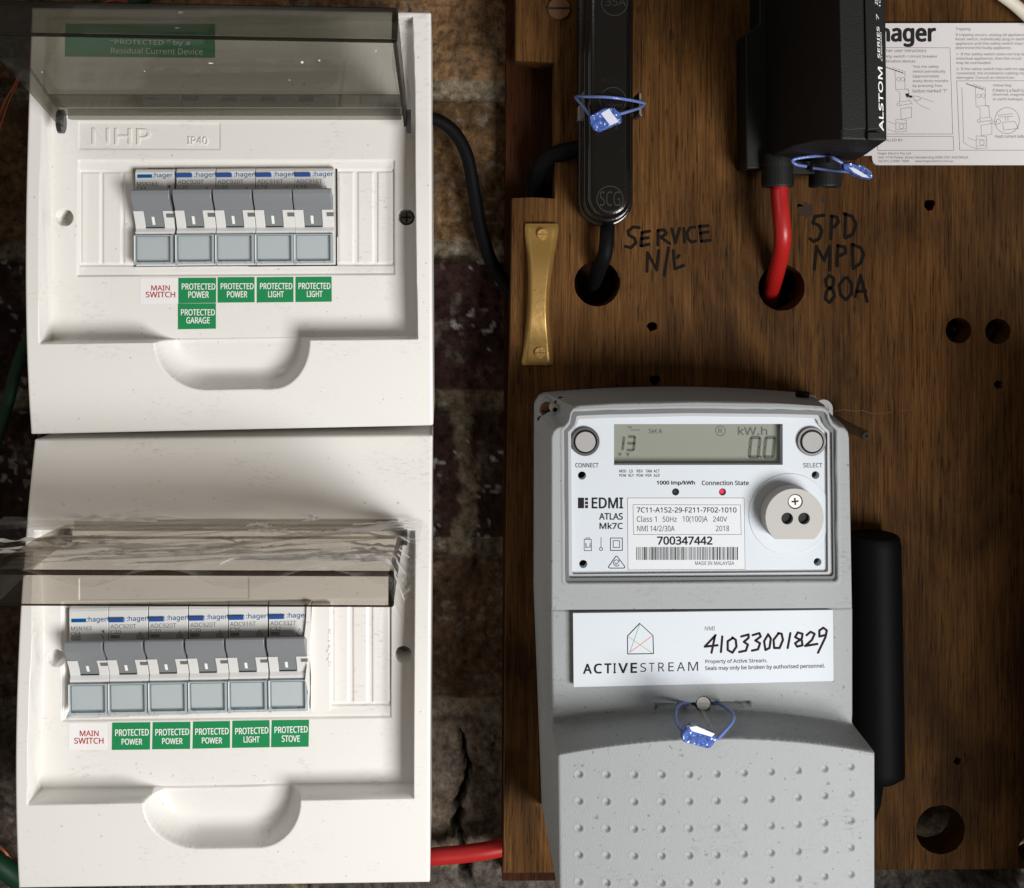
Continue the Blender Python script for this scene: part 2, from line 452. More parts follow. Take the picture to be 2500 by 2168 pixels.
WHITE = mat('cream_plastic', (.77,.752,.715), .27, .5, bump=.05, bscale=900, dirt=.42, dirtcol=(.24,.20,.17))
WHITE2 = mat('white_filler_plastic', (.80,.78,.74), .4, .5)
MODULE = mat('breaker_plastic', (.68,.68,.665), .42, .5, bump=.04)
TOGGLE = mat('grey_toggle_plastic', (.205,.22,.235), .42, .5, bump=.08, bscale=3000, dirt=.35, dirtcol=(.3,.31,.32))
TONGUE = mat('grey_lever_plastic', (.205,.215,.225), .4, .5)
PANE = mat('label_backing_grey', (.55,.585,.59), .4, .5)
CLEAR = clear_mat('clear_polycarbonate', (.985,.995,.995), .08, .04, (.8,.85,.87))
CLEAREDGE = clear_mat('clear_polycarbonate_edge', (.86,.93,.96), .10, .42, (.86,.93,.96), refl=.9)
CLEARDARK = clear_mat('clear_polycarbonate_dark_edge', (.50,.66,.72), .1, .35, (.22,.36,.42), refl=.8)
BLUE = mat('blue_test_button', (.02,.08,.30), .3, .5)
BLUEINK = mat('blue_ink', (.004,.095,.27), .8, .02)
BLACKINK = mat('black_ink', (.022,.021,.021), .8, .03)
GREYINK = mat('grey_ink', (.12,.115,.11), .8, .03)
WHITEINK = mat('white_ink', (.82,.82,.80), .8, .03)
REDINK = mat('red_ink', (.40,.016,.012), .8, .03)
GREEN = mat('green_label', (.012,.235,.078), .33, .5, dirt=.12, dirtcol=(.1,.2,.12))
WLABEL = mat('white_label', (.80,.785,.775), .6, .1)
PLATELABEL = mat('rating_paper', (.60,.625,.645), .6, .06)
DARKGAP = mat('dark_recess', (.02,.02,.02), .7, .2)
GREYGAP = mat('grey_recess', (.15,.145,.135), .6, .3)
SMOKE = clear_mat('smoked_lid_plastic', (.635,.625,.59), .06, .07, (.36,.355,.33), streak=.05, refl=.05)
SMOKE2 = clear_mat('smoked_lid_plastic_lower', (.715,.69,.65), .06, .05, (.40,.38,.35), streak=.04, refl=.05)
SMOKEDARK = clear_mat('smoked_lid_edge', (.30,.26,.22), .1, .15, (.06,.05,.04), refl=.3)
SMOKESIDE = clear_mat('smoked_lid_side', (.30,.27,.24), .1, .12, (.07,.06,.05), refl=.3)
CREASEGLINT = clear_mat('film_crease', (.96,.955,.95), .3, .92, (.98,.97,.96), refl=.2, glow=True)  # white colour paints the bright reflections along the film's folds
FILM = clear_mat('clear_film', (.97,.965,.955), .14, .06, (.88,.86,.83), 1.5, streak=.22, refl=.8, glow=True)  # streaked white haze paints further bright reflections into the film
METER = mat('grey_meter_plastic', (.315,.33,.335), .6, .16, bump=.7, bscale=2400, speck=.715, dirt=.6, dirtcol=(.14,.13,.115))
FACE = mat('meter_faceplate', (.55,.59,.63), .6, .08, dirt=.12, dirtcol=(.45,.45,.45))
DARKRING = mat('dark_button_ring', (.045,.046,.05), .35, .5)
BEZEL = mat('grey_bezel', (.12,.124,.13), .5, .2)
BEZEL2 = mat('light_bezel', (.40,.41,.42), .5, .2)
METERCLEAR = clear_mat('meter_window', (.992,.992,.992), .35, .0, (.5,.5,.5), 1.25, refl=.05)
LCD = mat('lcd_glass', (.22,.232,.192), .6, .06)
LCDINK = mat('lcd_segment', (.10,.11,.095), .7, .03)
BUTTON = mat('grey_button', (.33,.325,.32), .6, .12)
PORT = mat('port_metal', (.40,.39,.37), .6, .12, .0, bump=.05)
STEEL = mat('steel', (.42,.41,.39), .55, .4, .4)
DULLSTEEL = mat('dull_metal', (.30,.28,.25), .45, .5, 1.0)
REDLED = mat('red_led_lens', (.55,.02,.07), .4, .1)
BLACKPL = mat('black_plastic', (.0075,.0078,.0075), .55, .22, bump=.3, bscale=1500)
BAKELITE = mat('black_bakelite', (.0045,.004,.0037), .17, .5, bump=.08, bscale=500, dirt=.35, dirtcol=(.03,.025,.022))
RUBBER = mat('black_rubber', (.003,.003,.0032), .6, .09)
REDCABLE = mat('red_cable', (.36,.010,.009), .38, .5)
GREENC = mat('green_cable', (.003,.028,.011), .5, .3)
COPPER = mat('copper_strand', (.35,.10,.05), .4, .5, .6)
WHITEC = mat('white_cable', (.60,.55,.46), .5, .4)
BRASS = mat('aged_brass', (.33,.20,.055), .36, .5, .5, bump=.25, bscale=350, dirt=.8, dirtcol=(.17,.09,.03))
BRONZE = mat('old_screw', (.20,.10,.05), .45, .5, .7, bump=.3, bscale=900)
SEALBLUE = clear_mat('blue_seal_plastic', (.42,.55,.97), .15, .55, (.12,.22,.66), refl=1.6, facet=.8)
SEALWIRE = clear_mat('blue_seal_wire', (.45,.56,.95), .12, .5, (.24,.34,.78), refl=1.0)
SEALWHITE = mat('seal_print', (.62,.64,.74), .4, .4)
CARD = mat('card_white', (.60,.575,.575), .45, .4)
CARDINK = mat('card_ink', (.09,.085,.09), .8, .03)
MARKER = mat('marker_ink', (.010,.008,.007), .8, .03)
DRYMARK = mat('pen_ink', (.025,.014,.016), .8, .03)
WOOD = wood_mat('brown_plywood', (.025,.0092,.0027), (.090,.040,.0115), (.165,.080,.024), .58, .6)
BATTEN = wood_mat('reddish_timber', (.012,.0035,.0012), (.042,.013,.004), (.075,.026,.009), .5)
BRICK = brick_mat()
KNUCKLE = mat('smoked_hinge_plastic', (.03,.03,.03), .2, .5)
TEAL = mat('teal_ink', (.05,.33,.33), .5, .3); ORANGE = mat('orange_ink', (.55,.22,.08), .5, .3); PINK = mat('pink_ink', (.65,.18,.14), .5, .3); OLIVE = mat('olive_ink',(.35,.28,.06),.5,.3); PALETEAL = mat('pale_teal_ink',(.40,.62,.62),.5,.3)

# ------------------------------------------------------------------ brick wall behind everything
WB = -42.0
def build_wall():
    x0, y1 = XY(-900, -800, WB); x1, y0 = XY(3300, 3100, WB)
    cell = 1.4
    nx, ny = int((x1-x0)/cell), int((y1-y0)/cell)
    X, Y = np.meshgrid(np.linspace(x0,x1,nx), np.linspace(y1,y0,ny))
    wob = (fbm(X/9, Y/9, 4, 11)-.47)*3.5; wob2 = (fbm(X/30, Y/30, 3, 21)-.47)*4
    joints = [-985, -600, -215, 225, 612, 975, 1338, 1725, 2085, 2460, 2850]     # bed joints (pixels at the wall)
    jy = [XY(0, j, WB)[1] for j in joints]
    Yw = Y+wob*.8+wob2*.5; Xw = X+wob+wob2*.6
    dj = np.min([np.abs(Yw-j) for j in jy], 0)
    course = np.zeros(X.shape, int)
    for j in jy: course += (Yw < j)
    L = 238.0
    off = np.where(course % 2 == 0, 35.0, 35.0+L/2)
    xm = (Xw-off) % L; dv = np.minimum(xm, L-xm)
    bid = course*17+np.floor((Xw-off)/L).astype(int)*5
    d = np.minimum(dj-5.0, dv-4.6)
    joint = 1-smooth(-.8, 1.6, d)
    rough = (fbm(X/5, Y/5, 5, 31)-.48)*3.2+(fbm(X/1.7, Y/1.7, 3, 41)-.48)*1.6
    pits = smooth(.60,.70, vnoise(X/3.1, Y/3.1, 51))*-1.6*(vnoise(X/14,Y/14,52) > .4)
    W = WB+2.5+rough+pits-joint*(2.5+5.5*smooth(.35,.6,fbm(X/18,Y/18,3,61)))
    # a long crack down the wall by the red cable
    ck = XY(1128, 0, WB)[0]+2.2*np.sin(Y/9)+(fbm(X*0+3, Y/6, 4, 71)-.47)*8
    yt, yb = XY(0,1775,WB)[1], XY(0,2140,WB)[1]
    wid = 1.0+3.2*np.clip((yt-Y)/(yt-yb), 0, 1)
    crack = (1-smooth(wid*.5, wid, np.abs(X-ck)))*(Y < yt)*(Y > yb)
    W = W-crack*9
    # colours of the bricks themselves, mortar and lime smears
    pal = [(.20,.115,.055),(.175,.10,.045),(.050,.024,.020),(.052,.027,.020),(.115,.068,.038),(.125,.095,.070),(.10,.085,.072)]
    C = np.zeros(X.shape+(3,))
    for c in range(0, 13):
        base = pal[min(max(c-3,0), 6)]
        C[course == c] = base
    jit = (np.sin(bid*12.9898)*43758.5453) % 1
    C *= (.75+.5*jit)[...,None]
    blot = fbm(X/16, Y/16, 5, 81)
    C = C*(0.78+.45*smooth(.30,.62,blot))[...,None]
    mort = np.array([.25,.20,.135])
    C = C*(1-joint[...,None])+mort*joint[...,None]
    smear = .7*smooth(.58,.66, fbm(X/13,Y/20,5,91))*(.4+.6*(vnoise(X/2.2,Y/2.2,92) > .42))*np.where(course<5, .25, .8)
    C = C*(1-smear[...,None])+np.array([.20,.17,.13])*smear[...,None]
    spots = smooth(.70,.78, vnoise(X/2.6,Y/2.6,95))*(vnoise(X/11,Y/11,96) > .52)*np.where((course==5)|(course==6), 1., .25)
    C = C*(1-spots[...,None])+np.array([.36,.34,.33])*spots[...,None]
    xs_, ya_, yb_ = XY(1136,0,WB)[0]+2.5*np.sin(Y/11), XY(0,985,WB)[1], XY(0,1335,WB)[1]
    sm2 = (1-smooth(3.5,6.5,np.abs(X-xs_)+(fbm(X/3.5,Y/6,4,97)-.47)*9))*(Y < ya_)*(Y > yb_)   # mortar run down one brick
    C = C*(1-.8*sm2[...,None])+np.array([.24,.19,.125])*.8*sm2[...,None]
    C = C*(1-.85*crack[...,None])
    C *= .78
    left = smooth(-150, -190, X)                                # bricks grow darker at the far left
    C = C*(1-.45*left[...,None])
    o = grid_object('brick_wall', X, Y, W, BRICK, attrs={'tint': C})
    tag(o, 'old rough brick wall with crumbling mortar behind the boxes', 'brick wall', kind='structure')
build_wall()

# ------------------------------------------------------------------ wooden meter board and batten
def build_board():
    px = [(1229,2131),(1233,1850),(1236,1500),(1241,1100),(1247,800),(1251,484),(1300,482),(1355,485),(1355,300),(1354,153),(1300,150),(1259,148),(1259,-70),(2640,-70),(2640,2120)]
    out = [XY(a,b,0) for a,b in px]
    H = [(1458,692,56,.012),(1908,702,57,.012),(2340,807,31.5,.012),(2436,809,31,.012),(2531,813,31,.01),(2296,2026,60,.02),(2520,2075,34,.02)]
    holes = [pcirc(a,b,r,0,44,g) for a,b,r,g in H]
    for a,b,r in [(1592,797,12),(1600,928,13),(1954,505,8),(2269,500,14),(2437,940,11),(2338,1858,9)]:
        holes.append(pcirc(a,b,r,0,14,.22))
    root = empty('meter_board', P(1800,2131,0), 'brown plywood board with drilled holes carrying the meter and fuses', 'board')
    vs, fs = plate(out, holes, -17, 0)
    mb = MB(); mb.add(vs, fs); obj('panel', mb, WOOD, root)
    mb = MB(); W0 = .12
    def pen(strokes, ox, oy, f, width):
        for st in strokes: mb.stroke([(ox+x/f, oy+y/f) for x,y in st], width, W0)
    f = 2.951
    # SERVICE N/L
    pen([[(1065,165),(1020,160),(985,190),(990,220),(1030,240),(1040,275),(1005,310),(965,300)],
         [(1085,200),(1080,295)],[(1085,200),(1140,190)],[(1080,245),(1130,238)],[(1078,297),(1135,285)],
         [(1200,185),(1200,290)],[(1200,185),(1245,180),(1260,205),(1240,225),(1200,235)],[(1220,235),(1285,280)],
         [(1300,175),(1325,275),(1355,170)],[(1385,170),(1390,270)],
         [(1465,160),(1430,165),(1410,200),(1415,245),(1440,270),(1470,262)],
         [(1500,155),(1512,262)],[(1498,155),(1560,152)],[(1505,205),(1562,195)],[(1512,264),(1578,255)],
         [(1120,480),(1125,345),(1190,470),(1205,330)],[(1275,310),(1245,510)],[(1310,330),(1320,462),(1385,438)],[(1340,380),(1352,365)]], 1200, 500, f, 7.5)
    obj('marker_writing', mb, MARKER, root); mb = MB()
    # SPD MPD 80A
    pen([[(625,75),(560,85),(545,130),(590,150),(610,190),(590,245),(550,265),(525,245)],
         [(680,85),(675,245)],[(680,80),(720,90),(730,125),(705,155),(680,165)],
         [(780,65),(775,235)],[(770,65),(830,85),(855,140),(835,210),(780,240)],
         [(555,465),(570,300),(625,400),(665,300),(665,470)],
         [(725,295),(720,440)],[(725,295),(775,305),(780,345),(745,365),(722,370)],
         [(830,290),(835,455)],[(830,285),(890,310),(910,355),(890,420),(835,460)],
         [(665,510),(635,540),(645,590),(690,610),(700,660),(665,705),(635,680),(645,620),(690,585),(695,530),(665,510)],
         [(770,530),(735,580),(745,650),(785,685),(825,640),(825,570),(795,525),(770,530)],
         [(850,660),(890,510),(935,695)],[(865,625),(925,620)]], 1800, 500, f, 8)
    obj('marker_writing', mb, MARKER, root)
    # dark burn round the nail hole and scratch lines
    mb = MB()
    for k in range(3):
        cx, cy = (1951, 505) if k == 0 else ((1965+random.uniform(-10,10), 520+random.uniform(-10,10)) if k == 1 else (2011, 488))
        x, y = XY(cx, cy, .04+.02*k); r = (26,22,9)[k]*.2
        n = 26; pl = [(x+r*random.uniform(.6,1.15)*math.cos(6.283*i/n), y+r*random.uniform(.6,1.15)*math.sin(6.283*i/n), .04+.02*k) for i in range(n)]
        if k: mb.add(pl, [tuple(range(n))])
    obj('burn_mark', mb, mat('burnt_wood', (.035,.02,.013), .8, .2), root)
    mb = MB()
    q = [(2032,1005),(2060,1000),(2085,1004),(2105,1002),(2130,1010),(2160,1009),(2175,1006)]
    mb.stroke(q, 1.6, .06); mb.stroke([(2195,1003),(2218,1001)], 1.2, .06)
    obj('scratch', mb, mat('scratched_wood', (.13,.06,.028), .8, .2), root)
    # slotted wood screw at the top corner
    mb = MB(); x, y = XY(1365, 20, 1.5)
    mb.disc(x, y, 6.0, 0, 1.4, 0, 36, 5.4); mb.box(x-6, x+6, y-.55, y+.55, 1.42, 1.5, 1)
    obj('wood_screw', mb, [BRONZE, DARKGAP], root)
    # timber batten behind the board, seen in the cut-out
    r2 = tag(obj('timber_batten', MB().add(*plate([XY(1237,-80,-27),XY(1520,-80,-27),XY(1520,2150,-27),XY(1226,2150,-27)][::-1],
            [pcirc(1318,103,66,-27,48)], -41, -27)), BATTEN), 'reddish timber batten behind the cut-out corner of the board', 'batten')
build_board()

mb = MB(); mb.box(302, 312, -540, -60, -15, 235, 0)  # panel added out of view to throw shade on the board's lower right
tag(obj('shade_panel', mb, BATTEN), 'added timber panel out of view that shades the lower right of the board', 'shade panel', kind='structure')

# ------------------------------------------------------------------ circuit breakers
def make_breaker(root, kind, model, rating, top, lower):
    """local mm: x 0..18.3, y 0 = blue bar, w 0 = printed face"""
    Wd = 18.25; main = kind == 'main'
    mb = MB()
    mb.xprism([(top,-18),(top,-1.6),(top-.5,-.6),(top-1.6,0),(-10,0),(-17,-.2),(-24.3,-.5),(-26.2,.55),(-27.2,.6),(-27.55,0),(-42.2,0),(-42.2,-18)], 0, Wd)
    for a, b in ((0, 4.75 if main else 4.4), (13.7 if main else 12.9, Wd)):
        mb.xprism([(-16.6,4.3),(-18.4,3.0),(-20.4,1.7),(-22.4,.7),(-24.5,0),(-24.5,-3),(-16.6,-3)], a, b)
    obj('body', mb, MODULE, root, bevel=.22, local=True)
    mb = MB()
    prof = [(-6.9,7.2),(-6.9,8.3),(-7.5,8.75),(-9.2,8.8),(-11.2,8.3),(-13,7.0),(-15,5.1),(-16.9,3.7),(-16.9,-1),(-11,-1),(-9.6,2),(-8.2,6.2)]
    mb.xprism(prof, .25, Wd-.25)
    obj('toggle', mb, TOGGLE, root, bevel=.3, local=True)
    a, b = (4.95, 13.5) if main else (4.6, 12.7)
    mb = MB(); mb.xprism([(-16.5,3.55),(-18.4,2.6),(-20.4,1.3),(-22.4,.35),(-24.0,-.25),(-24.0,-2),(-16.5,-2)], a, b)
    tg = obj('lever', mb, TONGUE, root, local=True)
    mb = MB()
    xa = (a+b)/2-1.2
    for y0, y1, w0, w1 in ((-19.2,-20.4,2.1,1.38),(-20.4,-22.4,1.38,.42),(-22.4,-22.9,.42,.25)) if not lower else ((-19.6,-20.4,1.88,1.38),(-20.4,-22.6,1.38,.40)):
        mb.add([(xa,y0,w0+.1),(xa+1.3,y0,w0+.1),(xa+1.45,y1,w1+.1),(xa+.15,y1,w1+.1)], [(0,1,2,3)])
    mk = obj('on_mark', mb, WHITEINK, root, local=True)
    mb = MB(); mb.box(a, b, -24.45, -24.02, -1.5, .06, 0); obj('lever_slot', mb, DARKGAP, root, local=True)
    mb = MB(); mb.box(15.3, Wd+.05, -19.6, -17.9, 1.5, 2.35, 0)
    mb.xprism([(-17.8,3.6),(-19.6,2.4),(-19.6,1.2),(-17.8,1.2)], 15.2, Wd+.02)
    obj('side_notch', mb, GREYGAP, root, local=True)
    if not main:
        mb = MB(); mb.box(.15, 7.5, -.95, .9, -.2, 1.15)
        obj('test_button', mb, BLUE, root, bevel=.22, local=True)
    # clear label holder
    mb = MB(); mb.box(.8, Wd-.9, -40.1, -28.4, .02, .28, 0); obj('label_strip', mb, PANE, root, local=True)
    mb = MB()
    mb.box(-.1, Wd-.35, -41.0, -27.8, .35, 1.7, 0)
    for x0, x1 in ((-.2,.75),(Wd-1.5,Wd-.4)): mb.box(x0, x1, -41.4, -27.75, .3, 2.0, 1)
    mb.box(.75, Wd-1.5, -41.5, -40.2, .3, 1.9, 1); mb.box(.75, Wd-1.5, -28.3, -27.8, .3, 1.85, 1)
    mb.box(2.6, 4.6, -41.2, -40.3, 1.9, 2.15, 1); mb.box(Wd-4.2, Wd-2.2, -41.2, -40.3, 1.9, 2.15, 1)
    mb.box(-.25, 1.0, -41.6, -39.6, 1.5, 2.3, 1)
    for x0, x1, y0, y1 in ((.75,1.0,-40.2,-28.3),(Wd-1.75,Wd-1.5,-40.2,-28.3),(1.0,Wd-1.75,-40.45,-40.2),(1.0,Wd-1.75,-28.5,-28.3),(2.5,2.7,-41.5,-40.45),(Wd-4.3,Wd-4.1,-41.5,-40.45),(Wd-.62,Wd-.4,-41.4,-27.8)):
        mb.box(x0, x1, y0, y1, 1.2, 1.95, 2)
    mb.box(-.45, .95, -41.75, -40.0, 1.4, 2.15, 2); mb.box(-.22, .2, -41.4, -28.0, 2.0, 2.12, 3)  # dark and white strips paint shaded and shining edges onto the clear plastic
    obj('label_window', mb, [CLEAR, CLEAREDGE, CLEARDARK, WHITEINK], root, local=True)
    # print
    mb = MB(); T = lambda x, y: (x, y); ez = .04
    if main:
        mb.box(.95, 7.9, -.85, .8, .0, ez, 0)
        mb.text(':hager', [(8.25,1.5),(17.6,1.5),(17.6,-1.3),(8.25,-1.3)], ez, 0, .012, T)
        mb.text(model, [(.85,-2.7),(10.4,-2.7),(10.4,-4.5),(.85,-4.5)], ez, 1, .0, T)
        mb.text(rating, [(.85,-5.0),(5.0,-5.0),(5.0,-6.7),(.85,-6.7)], ez, 1, .0, T)
        mb.stroke([(14.9,-4.6),(15.0,-5.3)], .25, ez, 1, T); mb.stroke([(15.9,-4.6),(16.1,-5.6)], .5, ez, 1, T); mb.stroke([(15.5,-5.2),(16.3,-5.1)], .3, ez, 1, T)
        mb.stroke([(14.9,-6.2),(16.1,-8.4)], .28, ez, 1, T)
        mb.stroke([(.8,-7.2),(5.0,-7.2),(5.0,-8.7),(.8,-8.7)], .22, ez, 1, T, True)
        mb.text('6000', [(1.2,-7.4),(4.6,-7.4),(4.6,-8.5),(1.2,-8.5)], ez, 1, .0, T)
    else:
        mb.text(':hager', [(8.5,1.5),(18.0,1.5),(18.0,-1.3),(8.5,-1.3)], ez, 0, .012, T)
        mb.text(model, [(.7,-2.1),(12.8,-2.1),(12.8,-4.0),(.7,-4.0)], ez, 2, .0, T)
        mb.text(rating, [(.7,-4.6),(5.6,-4.6),(5.6,-6.3),(.7,-6.3)], ez, 2, .0, T)
        mb.box(.7, 4.9, -8.3, -6.9, 0, ez*.5, 2)
        mb.text('6000', [(1.0,-7.0),(4.6,-7.0),(4.6,-8.2),(1.0,-8.2)], ez, 3, .0, T)
        mb.stroke([(13.7,-7.0),(14.4,-5.4),(15.1,-7.0)], .2, ez, 2, T); mb.stroke([(13.9,-6.4),(14.9,-6.4)], .2, ez, 2, T)
        mb.stroke([(12.9,-7.2),(15.9,-7.2),(15.9,-8.5),(12.9,-8.5)], .2, ez, 2, T, True)
        mb.stroke([(13.6,-8.2),(14.3,-7.6),(14.9,-8.1),(15.4,-7.6)], .18, ez, 2, T)
    obj('printed_marks', mb, [BLUEINK, BLACKINK, GREYINK, MODULE], root, local=True)

UP = [(330.0,430,'main','MSN163','C63','leftmost main switch module marked C63 in the upper box, above the red MAIN SWITCH label'),
      (430.5,428.5,'rcbo','ADC920T','C20','grey toggle C20 breaker in the upper box above the stacked POWER and GARAGE labels'),
      (527.5,428,'rcbo','ADC920T','C20','middle breaker of the five in the upper box, marked C20, grey toggle up'),
      (624.0,427.5,'rcbo','ADC916T','C16','fourth breaker from the left in the upper box, marked C16, grey toggle up'),
      (719.5,427,'rcbo','ADC916T','C16','rightmost breaker of the upper box, marked C16, beside the ribbed blank')]
LO = [(169.0,1515,'main','MSN163','C63','leftmost main switch module marked C63 in the lower box, over the screw hole'),
      (265.5,1513,'rcbo','ADC920T','C20','C20 breaker in the lower box directly right of its main switch'),
      (363.0,1511,'rcbo','ADC920T','C20','third breaker from the left in the lower box, marked C20'),
      (460.5,1509,'rcbo','ADC920T','C20','fourth breaker from the left in the lower box, marked C20'),
      (557.5,1507,'rcbo','ADC916T','C16','C16 breaker in the lower box above the PROTECTED LIGHT label'),
      (656.0,1505,'rcbo','ADC332T','C32','C32 stove breaker at the right end of the lower row, beside a torn filler strip')]
WBRK = 33.5
for row, lower in ((UP, False), (LO, True)):
    for x, y, kind, model, rating, lab in row:
        r = empty('circuit_breaker', P(x, y, WBRK), lab, 'circuit breaker', 'breakers in the lower switch box' if lower else 'breakers in the upper switch box')
        make_breaker(r, kind, model, rating, 5.6 if lower else 3.3, lower)
        r.rotation_euler = (0, math.radians(-.9 if lower else -.45), 0)
        if lower: r.scale = (1, 1, 1.055)

# ------------------------------------------------------------------ the two switch boxes
def polyfit_profile(pts, deg=3):
    y = [XY(0, p, w)[1] for p, w in pts]; c = np.polyfit(y, [w for _, w in pts], deg)
    return lambda Y: np.polyval(c, Y)
def arcpts(cx, cy, rx, ry, a0, a1, n=10):
    return [(cx+rx*math.cos(math.radians(a0+(a1-a0)*i/n)), cy+ry*math.sin(math.radians(a0+(a1-a0)*i/n))) for i in range(n+1)]
FLOOR = 31.0
def labels(root, items):
    for quad, lines, green, lab in items:
        mb = MB(); w = FLOOR+.16
        mb.prism([XY(a,b,w) for a,b in quad], FLOOR-.3, w, 0)
        for body, q in lines: mb.text(body, q, w+.05, 1, .014 if green else .016)
        o = obj('circuit_label', mb, [GREEN, WHITEINK] if green else [WLABEL, REDINK], root); o['label'] = lab
def rect(x0, y0, x1, y1, dy=0): return [(x0,y0),(x1,y0+dy),(x1,y1+dy),(x0,y1)]

def box_cover(name, root, corners, prof, recess, esc, inner, blanks, slot, plate_r, scoop, holes, upper=None, extra=None):
    c = [XY(*q) for q in corners]
    X, Y, ed, a, b, W_, H_ = bilinear(*c, 0.335, 1.5)
    rim = prof(Y)
    W = rim.copy()
    def cut(poly, w, depth_to, e=.25):
        nonlocal W
        d = sdf(X, Y, [XY(p[0], p[1], p[2] if len(p) > 2 else w) for p in poly])
        t = smooth(-e, e, d)
        return t
    if upper:
        t = cut(upper[0], 40, None, .6); W = W*(1-t)+(W-upper[1])*t
    ds = sdf(X, Y, [XY(p[0], p[1], 45) for p in scoop])
    R = 9.0; u = np.clip(ds/R, 0, 1)
    Ws = rim-14.2*np.sqrt(np.clip(1-(1-u)**2, 0, 1))*(ds > 0)
    Ws = np.where((ds > -.9), Ws-0.35*(1-smooth(0,.9,np.abs(ds))), Ws)
    t = cut(recess, 45, None, .3)
    Wr = rim*(1-t)+FLOOR*t
    W = np.minimum(np.minimum(W, Wr), Ws)
    # sunken frame round the modules
    de = sdf(X, Y, [XY(p[0], p[1], FLOOR) for p in esc])
    W = W-1.3*smooth(0, .5, de)*t - .5*smooth(1.0,4.6,de)*t
    di = sdf(X, Y, [XY(p[0], p[1], FLOOR-2) for p in inner])
    W = W-1.0*smooth(-.25, .25, di)*t
    for q in blanks:
        d = sdf(X, Y, [XY(p[0], p[1], FLOOR-2) for p in rect(*q)])
        W = W+.75*smooth(0, .5, d)
    d = sdf(X, Y, [XY(p[0], p[1], FLOOR-3) for p in slot]); W = np.where(d > 0, 14.0, W)
    d = sdf(X, Y, [XY(p[0], p[1], FLOOR) for p in plate_r])
    W = W-.45*smooth(-.2,.2,d)*t
    for (hx, hy, hr, hw) in holes:
        cx, cy = XY(hx, hy, FLOOR); rr = np.hypot(X-cx, Y-cy)
        k = hr*S*(D-FLOOR)/D
        W = np.where(rr < k-.15, hw, np.where(rr < k+.35, W-.25*(1-np.clip((rr-k+.15)/.5,0,1)), W))
    if extra is not None: W = extra(X, Y, W)
    # rounded outer edge
    r = 1.3; e = np.clip(ed, 0, r)
    W = W-(r-np.sqrt(np.clip(r*r-(r-e)**2, 0, None)))
    return grid_object(name, X, Y, W, WHITE, root, skirt=-34.0, flare=(-1.0,-1.0,-1.0,-1.0))

def sheet(mb, a, b, thick, mat=0):           # a, b: two lists of points (mm) -> thick strip between polylines
    n = len(a); a = [Vector(p) for p in a]; b = [Vector(p) for p in b]
    nr = []
    for i in range(n):
        t = (a[min(i+1,n-1)]-a[max(i-1,0)]); s_ = b[i]-a[i]
        v = t.cross(s_); nr.append(v.normalized() if v.length > 1e-9 else Vector((0,0,1)))
    v = [*a, *b, *[a[i]+nr[i]*thick for i in range(n)], *[b[i]+nr[i]*thick for i in range(n)]]
    f = []
    for i in range(n-1):
        f += [(i,i+1,n+i+1,n+i), (2*n+i,3*n+i,3*n+i+1,2*n+i+1), (i,2*n+i,2*n+i+1,i+1), (n+i,n+i+1,3*n+i+1,3*n+i)]
    f += [(0,n,3*n,2*n), (n-1,3*n-1,4*n-1,2*n-1)]
    mb.add([tuple(q) for q in v], f, mat)

